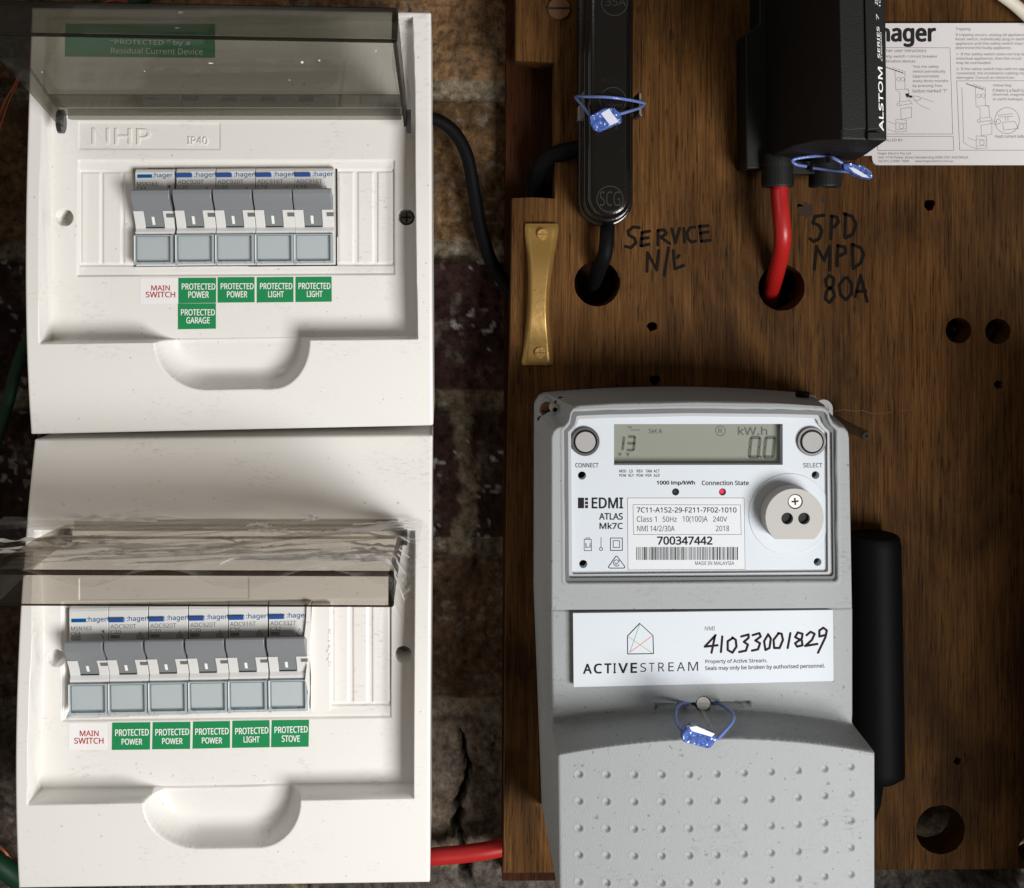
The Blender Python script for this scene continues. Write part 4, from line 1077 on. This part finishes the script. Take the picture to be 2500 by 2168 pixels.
    X, Y, ed, a, b, W_, H_ = bilinear((41.2,ytop-.55),(177.6,ytop+.35),(177.6,-270),(42.6,-270), .33)
    ya = -200.7-8.9*((X-111)/70)**2
    WC = 85.0
    W = WF+(WC-WF)*smooth(.75,-.75, Y-ya)
    W = W-.5*np.exp(-((Y-ya-2.2)/1.6)**2)
    W = W-0.0015*(X-110)**2*.6                              # gently domed across
    for r_ in range(6):
        for c_ in range(11):
            u = c_/10; px = 1415+(2080.6-1415)*u; py = 1894.6+65.9*r_+(1876-1894.6)*u
            cx, cy = XY(px, py, WC-1.5); d = np.hypot(X-cx, Y-cy)
            W = W-1.15*(1-smooth(.5,1.75,d))+.12*np.exp(-((d-2.0)/.35)**2)
    ds = sdf(X, Y, [XY(p[0],p[1],WF) for p in [(1600,1719),(1834,1712),(1834,1727),(1600,1734)]])
    xs, ys = XY(1718,1720,WF)
    fall = np.clip(1-np.abs(X-xs)/23, 0.0, 1)
    W = np.where(ds > 0, W-2.0-9*fall, W)
    W = np.where(np.hypot(X-xs, Y-ys) < 3.55, 44.0, W)
    r = 1.6; e = np.clip(np.minimum(a, W_-a), 0, r); W = W-(r-np.sqrt(np.clip(r*r-(r-e)**2,0,None)))
    e = np.clip(b, 0, .8); W = W-(.8-e)*.7
    tc = grid_object('terminal_cover', X, Y, W, METER, em, skirt=1.0, flare=((4.2,1.4),.6,0,0))
    mb = MB(); mb.disc(xs, ys+.2, 3.25, 40, WF-.6, 0, 36, 3.0)
    mb.box(xs-3.0, xs+3.0, ys-.05, ys+.45, WF-.62, WF-.55, 1)
    obj('cover_screw', mb, [STEEL, DULLSTEEL], tc)
    # owner's label
    mb = MB(); w0 = WF+.2; f = 3.038; w = w0+.05
    def g(x, y): return (1380+x/f, 1480+y/f)
    mb.pq([g(58,52),g(1985,28),g(1990,555),g(63,600)], WF-1.5, w0, 0)
    def ln(pts, wd, m, cl=False, lift=0): mb.stroke([g(*p) for p in pts], wd, w+lift, m, closed=cl)
    ln([(552,135),(478,345)], 1.4, 2); ln([(552,150),(640,345)], 1.3, 6, lift=.01); ln([(470,228),(640,345)], 1.5, 5, lift=.02); ln([(640,225),(480,342)], 1.5, 4, lift=.03)
    ln([(552,128),(651,218),(655,352),(463,355),(462,222)], 1.9, 1, True, .05)
    def gq(x0,y0,x1,y1,sl=-.022): return [g(x0,y0),g(x1,y0+(x1-x0)*sl),g(x1,y1+(x1-x0)*sl),g(x0,y1)]
    xs_ = [(135,195),(215,270),(293,340),(360,373),(396,463),(487,530)]
    for ch, (a0,a1) in zip('ACTIVE', xs_): mb.text(ch, gq(a0,430-(a0-135)*.02,a1,500-(a0-135)*.02), w, 1, .03)
    for ch, (a0,a1) in zip('STREAM', [(557,600),(622,662),(690,735),(765,805),(828,888),(912,985)]): mb.text(ch, gq(a0,422-(a0-557)*.022,a1,488-(a0-557)*.022), w, 1, .0)
    mb.text('NMI', gq(1036,151,1110,181), w, 7, .0); mb.text('Property of Active Stream.', gq(1040,396,1497,432,-.018), w, 7, .012); mb.text('Seals may only be broken by authorised personnel.', gq(1038,446,1925,483,-.022), w, 7, .012)
    H = [[(1115,215),(1035,300),(1130,290)],[(1110,225),(1085,345)],[(1165,225),(1155,340)],[(1245,235),(1205,260),(1205,325),(1240,345),(1270,300),(1265,250),(1240,232)],
         [(1305,225),(1360,210),(1360,235),(1325,265),(1355,285),(1340,330),(1290,340)],[(1390,215),(1440,200),(1450,225),(1410,255),(1445,275),(1430,320),(1385,330)],
         [(1505,210),(1475,260),(1485,325),(1515,310),(1525,240),(1505,208)],[(1580,205),(1545,250),(1550,310),(1590,310),(1615,250),(1605,205),(1580,200)],
         [(1670,200),(1650,310)],[(1725,195),(1705,230),(1755,255),(1760,290),(1720,300),(1705,275),(1755,240),(1760,205),(1725,195)],
         [(1790,215),(1820,190),(1850,205),(1830,250),(1780,295),(1870,280)],[(1925,215),(1885,225),(1885,180),(1915,160),(1940,180),(1930,230),(1875,345)]]
    for st in H: ln(st, 5.6, 3)
    obj('owner_label', mb, [FACE, BLACKINK, TEAL, DRYMARK, PINK, OLIVE, PALETEAL, CARDINK], tc)
    # corner screws, crimp sleeve and lead tube
    x, y = XY(1340,1003,27); mb = MB(); mb.disc(x, y, 4.2, 24, 28.5, 0, 30, 3.7); mb.box(x-3.6,x+3.6,y-.35,y+.35,28.5,28.6,1)
    obj('corner_screw', mb, [BRONZE, DARKGAP], em)
    x, y = XY(1356,1001,40); mb = MB(); mb.ring(x, y, 1.1, 2.15, 26, 40, 0, 28); mb.disc(x, y, 1.1, 26, 37, 1, 20)
    obj('crimp_sleeve', mb, [STEEL, DARKGAP], em, bevel=.25)
    mb = MB(); mb.tube([P(1318,1025,26),P(1338,1012,30),P(1360,985,29),P(1370,975,26)], 1.6, 0, 8); obj('seal_cord', mb, RUBBER, em)
    mb = MB(); mb.tube([P(2040,1026,8),P(2078,1046,16),P(2116,1063,22)], 2.3, 0, 12, 4)
    mb.ring(*XY(2114,1064,24), .8, 1.7, 23.5, 24.5, 1, 16)
    obj('lead_tube', mb, [clear_mat('dusty_tube', (.6,.56,.46), .25, .25, (.10,.09,.06), refl=.2), DARKGAP], em)
    mb = MB(); x, y = XY(2010,998,26); mb.ring(x, y, 2.6, 4.4, 25, 26.3, 0, 36); obj('fixing_lug', mb, BUTTON, em)
    mb = MB(); mb.tube([P(1944,962,30),P(1974,964,30)], 1.5, 0, 10); obj('rubber_stop', mb, RUBBER, em)
build_meter()

# ------------------------------------------------------------------ service fuse, cut-out box, cables
def stadium(xl, xr, cyb, top, w, n=18, squash=1.0):
    r = (xr-xl)/2; cx = (xl+xr)/2
    pts = [(xl, top)]+[(cx-r*math.cos(math.pi*i/n), cyb+r*math.sin(math.pi*i/n)*squash) for i in range(n+1)]+[(xr, top)]
    return [XY(a,b,w) for a,b in pts]
WORNBAK = mat('worn_bakelite', (.022,.02,.018), .3, .5)
sf = empty('fuse_holder', P(1480,553,0), 'black bakelite service fuse holder with rounded end and blue tag', 'fuse holder')
mb = MB(); mb.prism(stadium(1413,1546,487,-120,12), 0, 12, 0); obj('base', mb, BAKELITE, sf, bevel=1.2, seg=3)
mb = MB(); mb.prism(stadium(1426,1546,484,-120,25), 12, 25, 0); obj('carrier', mb, BAKELITE, sf, bevel=1.6, seg=4)
mb = MB(); mb.prism(stadium(1437,1543,480,-120,33), 25, 33, 0); cp = obj('cap', mb, BAKELITE, sf, bevel=3.6, seg=6)
mb = MB(); k = S*(D-33)/D
for cx, cy, t_, q_ in ((1489,486,'SCG',(1464,467,1514,503)),(1496,245,'',()),(1500,6,'35A',(1478,-6,1528,14))):
    mb = MB(); x, y = XY(cx, cy, 33.2); mb.ring(x, y, 33*k-.5, 33*k, 32.8, 33.3, 0, 48)
    if t_: mb.text(t_, q_, 33.3, 0, -.03, extrude=.4)
    else:
        for k_ in range(5): mb.stroke([(1474+9*k_,262-3*(k_%2)),(1480+9*k_,254),(1483+9*k_,264)], 1.6, 33.25)
    obj('raised_lettering', mb, WORNBAK, cp)
mb = MB()
for px, y0, y1, w1 in ((1427,222,292,22),(1563,224,284,22)): mb.pq([(px-3.5,y0),(px+3.5,y0+4),(px+3.5,y1),(px-3.5,y1-6)], 4, w1, 0)
mb.pq([(1412,258),(1424,258),(1424,296),(1412,296)], 6, 13.5, 0)
obj('seal_lug', mb, DULLSTEEL, sf, bevel=.4)

co = empty('cutout_box', P(1980,400,0), 'tall black fuse cut-out box with white lettering down its edge', 'fuse box')
mb = MB()
secs = [(115,(2046,-140),(2161,-140),(2165,344),(2053,341)),(85,(1985,-160),(2136,-160),(2140,361),(1992,343)),(55,(1932,-180),(2112,-180),(2116,378),(1938,355)),(18,(1868,-200),(2092,-200),(2090,392),(1868,388))]
v = [(*XY(*q, sc[0]), sc[0]) for sc in secs for q in sc[1:]]
fcs = [(3,2,1,0),(12,13,14,15)]+[(i*4+k, i*4+(k+1)%4, i*4+4+(k+1)%4, i*4+4+k) for i in range(3) for k in range(4)]
mb.add(v, fcs, 0)
obj('carrier', mb, BLACKPL, co, bevel=.9)
mb = MB(); mb.pq([(1853,-120),(2070,-120),(2070,408),(1822,412),(1819,84),(1853,58)], 0, 18, 0); obj('base', mb, BLACKPL, co, bevel=.8)
mb = MB()
mb.pq([(2109,-140),(2158,-140),(2160,312),(2118,318)], 113, 117.2, 0)
mb.pq([(2046,-140),(2108,-140),(2117,314),(2075,318),(2056,316)], 113, 116.2, 0)
mb.pq([(2118,322),(2148,322),(2148,338),(2118,340)], 113, 116.6, 0)
obj('label_rail', mb, BLACKPL, co, bevel=.35)
mb = MB(); w = 117.3
def vtext(s_, xa, xb, y0, y1, lean=4, bold=.01, sh=.0):     # text reading upwards
    # quad TL TR BR BL of the text in photo pixels: text left end is at the bottom
    mb.text(s_, [(xa,y1),(xa-lean,y0),(xb-lean,y0+2),(xb,y1+2)], w, 0, bold)
vtext('ALSTOM', 2147, 2157.5, 163, 318, 3.5, .02); vtext('SERIES', 2143, 2149, 64, 141, 2.5, .015); vtext('7', 2140, 2146, 34, 48, 1, .0)
vtext('STANDARD', 2151, 2154.5, 78, 148, 2.5, .0); vtext('250', 2136.5, 2143, -14, 10, 1, .01); vtext('100A', 2146, 2150, -30, 17, 1.5, .0)
obj('printed_marks', mb, WHITEINK, co)
mb = MB()
for cx in (1898.5, 2014):
    x, yt = XY(cx, 398, 20); _, ybm = XY(cx, 457, 20); r = 39*S*(D-20)/D
    pts = [[(x+rr*math.cos(2*math.pi*k_/32), yy, 20+rr*math.sin(2*math.pi*k_/32)) for k_ in range(32)] for rr, yy in ((r*1.02,yt+4),(r*1.02,yt-1),(r*.97,yt-1.6),(r,ybm+1),(r*.95,ybm),(r*.72,ybm),(r*.70,ybm+5))]
    v = [p for ring_ in pts for p in ring_]
    mb.add(v, [(i*32+k_, i*32+(k_+1)%32, (i+1)*32+(k_+1)%32, (i+1)*32+k_) for i in range(6) for k_ in range(32)], 0, False)
    mb.add(pts[-1], [tuple(range(32))], 0)
x0, y1 = XY(1898, 396, 20); x1, y0 = XY(2014, 426, 20); mb.box(x0, x1, y0, y1, 14, 24, 0)
obj('terminal_boss', mb, BLACKPL, co)
mb = MB(); mb.tube([P(2022,392,40),P(2029,364,52)], .95, 0, 8); mb.tube([P(1982,416,26),P(1984,396,34)], 1.2, 0, 8)
obj('seal_pin', mb, BLACKPL, co)

def cable(name, pts, r, m, lab, cat, group=None, n=16):
    mb = MB(); mb.tube([P(*p) for p in pts], r, 0, n, 10); return tag(obj(name, mb, m), lab, cat, group)
cable('red_cable', [(1903,435,20),(1903,480,21),(1908,535,23),(1911,580,22),(1905,625,14),(1894,670,2),(1884,705,-14),(1878,735,-30)], 4.1, REDCABLE, 'thick red cable dropping from the black cut-out box into a drilled hole', 'cable')
cable('red_cable', [(1020,2098,-26),(1060,2091,-25),(1120,2086,-25),(1180,2078,-25),(1235,2068,-26),(1280,2060,-27)], 4.4, REDCABLE, 'red cable crossing the bricks between lower box and board', 'cable')
cable('black_cable', [(1484,535,8),(1482,575,12),(1477,620,12),(1464,655,4),(1450,690,-10),(1440,715,-28)], 3.6, RUBBER, 'short black cable from the fuse holder into the round hole below', 'cable')
cable('black_cable', [(1450,356,5),(1400,366,3),(1352,380,-2),(1322,408,-8),(1311,445,-18),(1308,500,-22),(1308,540,-23)], 4.4, RUBBER, 'stubby black cable bending left from the fuse holder behind the board', 'cable')
cable('black_cable', [(1020,288,-18),(1065,292,-18),(1108,322,-20),(1140,380,-22),(1158,470,-24),(1172,550,-25),(1196,630,-26),(1232,692,-27),(1270,735,-27)], 3.4, RUBBER, 'long black cable running down the bricks from upper box to board', 'cable')
cable('white_cable', [(2400,-45,9),(2445,-12,9),(2480,14,9),(2530,58,9)], 2.9, WHITEC, 'pale cable crossing the top right corner above the instruction card', 'cable')
cable('green_cable', [(85,800,-20),(58,850,-24),(34,920,-26),(18,990,-28),(-10,1080,-30)], 3.2, GREENC, 'dark green cable beside the left edge of the upper box', 'cable')
cable('green_cable', [(-40,2088,-20),(0,2112,-21),(40,2142,-22),(90,2180,-22)], 5.2, GREENC, 'thick green cable at the bottom left corner below the lower box', 'cable')
cable('green_cable', [(300,30,-30),(330,8,-27),(350,-2,-26),(380,-25,-26)], 3.2, GREENC, 'green cable end above the raised lid of the upper box', 'cable')
def strands(pts, n, spread, lab):
    mb = MB()
    for i in range(n):
        ox, oy, ow = random.uniform(-1,1)*spread, random.uniform(-1,1)*spread, random.uniform(-1,1)*1.5
        mb.tube([P(p[0]+ox*(.3+.7*j/len(pts))+random.uniform(-2,2), p[1]+oy*.5, p[2]+ow) for j, p in enumerate(pts)], .32, 0, 6, 6)
    tag(obj('copper_wire', mb, COPPER), lab, 'wire')
strands([(52,180,-25),(36,215,-26),(18,250,-27),(0,300,-28),(-14,345,-28)], 6, 12, 'frayed copper strands left of the upper box below its lid')
strands([(-20,2050,-24),(8,2076,-24),(30,2100,-25),(60,2128,-26)], 6, 7, 'frayed copper strands above the thick green cable at bottom left')
strands([(235,18,-26),(262,4,-26),(285,0,-26),(320,6,-27)], 6, 5, 'frayed copper strands above the raised lid by the green cable end')

# black sleeve standing beside the meter
mb = MB()
def lat(profile):
    n = 36; rings = []
    for (cx, py, r) in profile:
        x, y = XY(cx, py, 13); rings.append([(x+r*math.cos(2*math.pi*k/n), y, 13+r*math.sin(2*math.pi*k/n)) for k in range(n)])
    v = [p for rg in rings for p in rg]
    mb.add(v, [(i*n+k, (i+1)*n+k, (i+1)*n+(k+1)%n, i*n+(k+1)%n) for i in range(len(rings)-1) for k in range(n)], 0, True)
    mb.add(rings[0], [tuple(range(n))], 0, True)
lat([(2136,1303,9.2),(2136,1305,10.6),(2137,1311,11.4),(2139,1330,11.6),(2147,1870,11.7),(2147.5,1886,11.5),(2140,1900,9.0),(2128,1910,5.6),(2124,1960,5.0),(2118,2000,3.6),(2110,2030,3.0),(2100,2080,3.0)])
tag(obj('rubber_sleeve', mb, RUBBER), 'black cylindrical sleeve standing on the board at the right side of the meter', 'sleeve')

# brass strap
bp_ = empty('brass_strap', P(1315,890,0), 'waisted brass strap screwed to the left edge of the board', 'brass strap')
def brass():
    ys = [546,556,575,595,620,652,700,744,780,805,830,850,870,886,891]
    xl = [1283,1281,1281.5,1283,1287,1289,1289.5,1289,1286,1283,1280.5,1278,1275.5,1272.5,1276]
    xr = [1362,1364,1362,1358,1353.5,1349,1342.5,1340,1341.5,1344,1346.5,1348,1350,1352,1348]
    hc = [2.0,3.2,3.6,4.2,6.0,7.6,8.2,8.4,8.0,7.0,5.4,4.2,3.6,3.2,2.0]
    t = np.linspace(0,1,60); yy = np.interp(t, np.linspace(0,1,len(ys)), ys); 
    L_ = np.interp(t, np.linspace(0,1,len(ys)), xl); R_ = np.interp(t, np.linspace(0,1,len(ys)), xr); Hc = np.interp(t, np.linspace(0,1,len(ys)), hc)
    Hc = np.convolve(np.pad(Hc,3,'edge'), np.ones(7)/7, 'valid'); L_ = np.convolve(np.pad(L_,2,'edge'), np.ones(5)/5, 'valid'); R_ = np.convolve(np.pad(R_,2,'edge'), np.ones(5)/5, 'valid')
    u = np.linspace(-1,1,40)
    PX = (L_[:,None]+R_[:,None])/2+(R_-L_)[:,None]/2*u[None,:]; PY = np.repeat(yy[:,None],40,1)
    Wm = Hc[:,None]*(1-.62*np.clip((np.abs(u[None,:])-.62)/.38,0,1)**2)
    k = S*(D-Wm)/D
    grid_object('strap', (PX-CX)*k, -(PY-CY)*k, Wm, BRASS, bp_, skirt=.2)
    for cx, cy, w in ((1324.5,572,3.9),(1318.5,861,4.4)):
        x, y = XY(cx, cy, w); mb = MB(); mb.disc(x, y, 3.1, 0, w+.9, 0, 28, 2.7); mb.box(x-2.6,x+2.6,y-.25,y+.25,w+.9,w+.97,1); obj('brass_screw', mb, [mat('brass_screw_head'+name_id(), (.38,.23,.07), .4, .5, .8, bump=.3, bscale=700), BRONZE], bp_)
brass()

# instruction card
ic = empty('instruction_card', P(2300,403,1), 'white printed instruction card with large black wordmark and diagrams', 'instruction card')
def card():
    WCc = 2.0; mb = MB()
    pts = [(2040,57),(2640,56),(2640,403),(2147,403),(2139,402),(2133,398),(2130,391),(2129,380),(2045,380)]
    mb.prism([XY(a,b,WCc) for a,b in pts], .2, WCc, 0); obj('sheet', mb, CARD, ic)
    mb = MB(); w = WCc+.05; f = 4.716
    def g(x,y): return (2130+x/f, 40+y/f)
    def t(s_, x0, y0, x1, y1, bold=0.0, m=1): mb.text(s_, [g(x0,y0),g(x1,y0),g(x1,y1),g(x0,y1)], w, m, bold)
    def l(p, wd=.9, cl=False): mb.stroke([g(*q) for q in p], wd, w, 1, closed=cl)
    t('hager', 85, 85, 722, 345, .03, 0)
    t('Customer user intructions', 10, 374, 620, 412); t('Safety switch / circuit breaker', 90, 443, 748, 484); t('combination devices', 70, 498, 495, 532)
    for i, s_ in enumerate(['Test the safety','switch periodically','(approximately','every three months','by pressing Test','button marked "T"']):
        t(s_, 465, 562+i*55, (765,840,768,872,802,862)[i], 602+i*55)
    t('Tripping', 957, 128, 1126, 170)
    for i, (s_, x1) in enumerate([('If tripping occurs, unplug all appliances,',1790),('Reset switch, individually plug in each',1745),('appliance until the safety switch trips to',1780),('determine the faulty appliance.',1600)]): t(s_, 957, 195+i*50, x1, 236+i*50)
    for i, (s_, x1) in enumerate([('1- If the safety switch does not trip with',1800),('individual appliances, then the circuit',1715),('may be overloaded.',1368)]): t(s_, 965, 418+i*50, x1, 458+i*50)
    for i, (s_, x1) in enumerate([('2- If the safety switch trips with no appliance',1880),('connected, the installation cabling may be',1840),('damaged. Consult an electrician.',1640)]): t(s_, 968, 588+i*50, x1, 628+i*50)
    for i, (s_, x1) in enumerate([('Yellow flag:',1605),('if there is a fault current',1850),('(thermal, magnetic',1780),('or earth leakage)',1730)]): t(s_, 1385, 778+i*53, x1, 816+i*53)
    t('Fault current indicator', 1415, 1362, 1830, 1398); t('INSTALLED BY :', 60, 1408, 365, 1440)
    t('Hager Electro Pty Ltd', 60, 1563, 440, 1598); t('Unit 1/170 Power Street Glendenning NSW 2761 AUSTRALIA', 62, 1608, 1105, 1645); t('Tel (61) 2-9987 7800', 66, 1652, 420, 1686); t('www.hagerelectro.com.au', 490, 1652, 930, 1686)
    l([(40,360),(893,362),(925,1355),(40,1355)], .9, True); l([(60,1382),(930,1382),(938,1543),(60,1543)], .9, True)
    l([(970,743),(2000,741),(2000,1541),(1005,1541)], .9, True)
    def breaker(ox, oy):                 # line drawing of a breaker
        for p in ([(0,40),(110,80),(225,120),(225,90),(80,45)],[(110,80),(118,300)],[(225,120),(225,290)],[(118,300),(265,290),(268,310),(225,290)],[(130,310),(165,330),(165,440)],[(265,310),(275,420)],
                  [(155,440),(285,425),(310,470)],[(165,480),(300,460)],[(175,520),(300,500),(300,620),(180,640),(175,520)],[(120,640),(240,650),(240,780),(120,790),(120,640)],[(20,660),(120,700)],[(20,750),(120,790)],[(130,680),(235,690)],[(130,760),(235,750)]):
            l([(ox+x, oy+y) for x,y in p], .7)
        for cx, cy, r in ((150,180,22),(200,180,22),(185,720,28),(150,470,18)): l([(ox+cx+r*math.cos(k*.5), oy+cy+r*math.sin(k*.5)) for k in range(13)], .7, True)
        for k in range(6): l([(ox+10+k*34,oy+38+k*12),(ox+30+k*34,oy+50+k*10)], 2.0)
    breaker(150, 545); breaker(1075, 735)
    l([(1030,820),(1050,1450),(1090,1480)], .8)
    mb.add([(*XY(*g(*p), w), w) for p in [(375,890),(425,885),(415,905),(465,915),(450,940),(405,925),(400,945)]], [tuple(range(7))], 0)
    l([(465,935),(480,915),(540,925),(555,955),(520,970),(480,960),(465,935)], .8); l([(555,935),(705,985)], .8); l([(480,965),(560,1030),(660,1072)], .8)
    l([(1550+142*math.cos(k*.21), 1200+150*math.sin(k*.21)) for k in range(30)], .9, True)
    for p in ([(1440,1140),(1610,1120)],[(1450,1160),(1620,1150)],[(1500,1220),(1640,1210),(1680,1290),(1510,1310),(1500,1220)],[(1365,1230),(1440,1250)],[(1340,1215),(1430,1215)],[(1530,1160),(1530,1200)],[(1560,1155),(1560,1200)]): l(p, .8)
    l([(1450+25*math.cos(k*.5),1210+28*math.sin(k*.5)) for k in range(13)], .8, True)
    obj('printed_marks', mb, [BLACKINK, CARDINK], ic)
card()

# blue security seals
def seal(lab, body, wb, wires, band, tilt=0.0):
    r = empty('security_seal', P(body[0][0], body[0][1], wb), lab, 'security seal', 'blue tamper seals')
    mb = MB(); mb.prism([XY(a,b,wb) for a,b in body], wb-5, wb, 0); obj('seal_body', mb, SEALBLUE, r, bevel=.9, seg=3)
    mb = MB(); mb.pq(band, wb-.8, wb+.12, 0); obj('printed_flag', mb, SEALWHITE, r)
    for pts in wires:
        mb = MB(); mb.tube([P(*p) for p in pts], .75, 0, 8, 8); obj('wire', mb, SEALWIRE, r)
seal('blue seal looped round the black fuse holder below its middle mark', [(1438,283),(1478,262),(1500,263),(1515,275),(1520,300),(1507,303),(1465,322),(1452,318),(1442,302)], 40,
     [[(1446,290,38),(1425,262,32),(1407,240,26),(1408,236,24),(1430,236,30),(1480,237,36),(1530,243,34),(1565,250,26),(1574,253,22)],[(1574,253,22),(1562,263,28),(1535,272,36),(1508,280,38)]],
     [(1467,277),(1487,265),(1497,280),(1511,297),(1490,306),(1477,290)])
seal('blue seal hanging under the black cut-out box over the red cable', [(2058,398),(2078,396),(2110,405),(2128,418),(2133,434),(2125,438),(2098,432),(2075,420),(2060,410)], 52,
     [[(2062,402,50),(2032,384,50),(2018,380,42),(1980,382,40),(1942,388,40),(1935,394,40),(1945,402,40),(1968,406,38)],[(1986,410,38),(2020,414,42),(2055,418,48),(2085,420,50)]],
     [(2072,408),(2090,412),(2112,426),(2122,434),(2106,432),(2084,420)])
seal('blue seal hanging from the meter cover screw above the dimpled cover', [(1665,1795),(1676,1777),(1690,1773),(1748,1796),(1752,1806),(1737,1827),(1728,1829),(1666,1812)], 91,
     [[(1684,1716,54),(1664,1718,60),(1653,1732,68),(1651,1752,76),(1656,1772,84),(1672,1786,88)],[(1738,1714,54),(1760,1720,60),(1784,1736,70),(1792,1748,76),(1788,1762,82),(1772,1782,86),(1752,1804,88)]],
     [(1683,1776),(1700,1773),(1745,1792),(1738,1799),(1690,1785)])
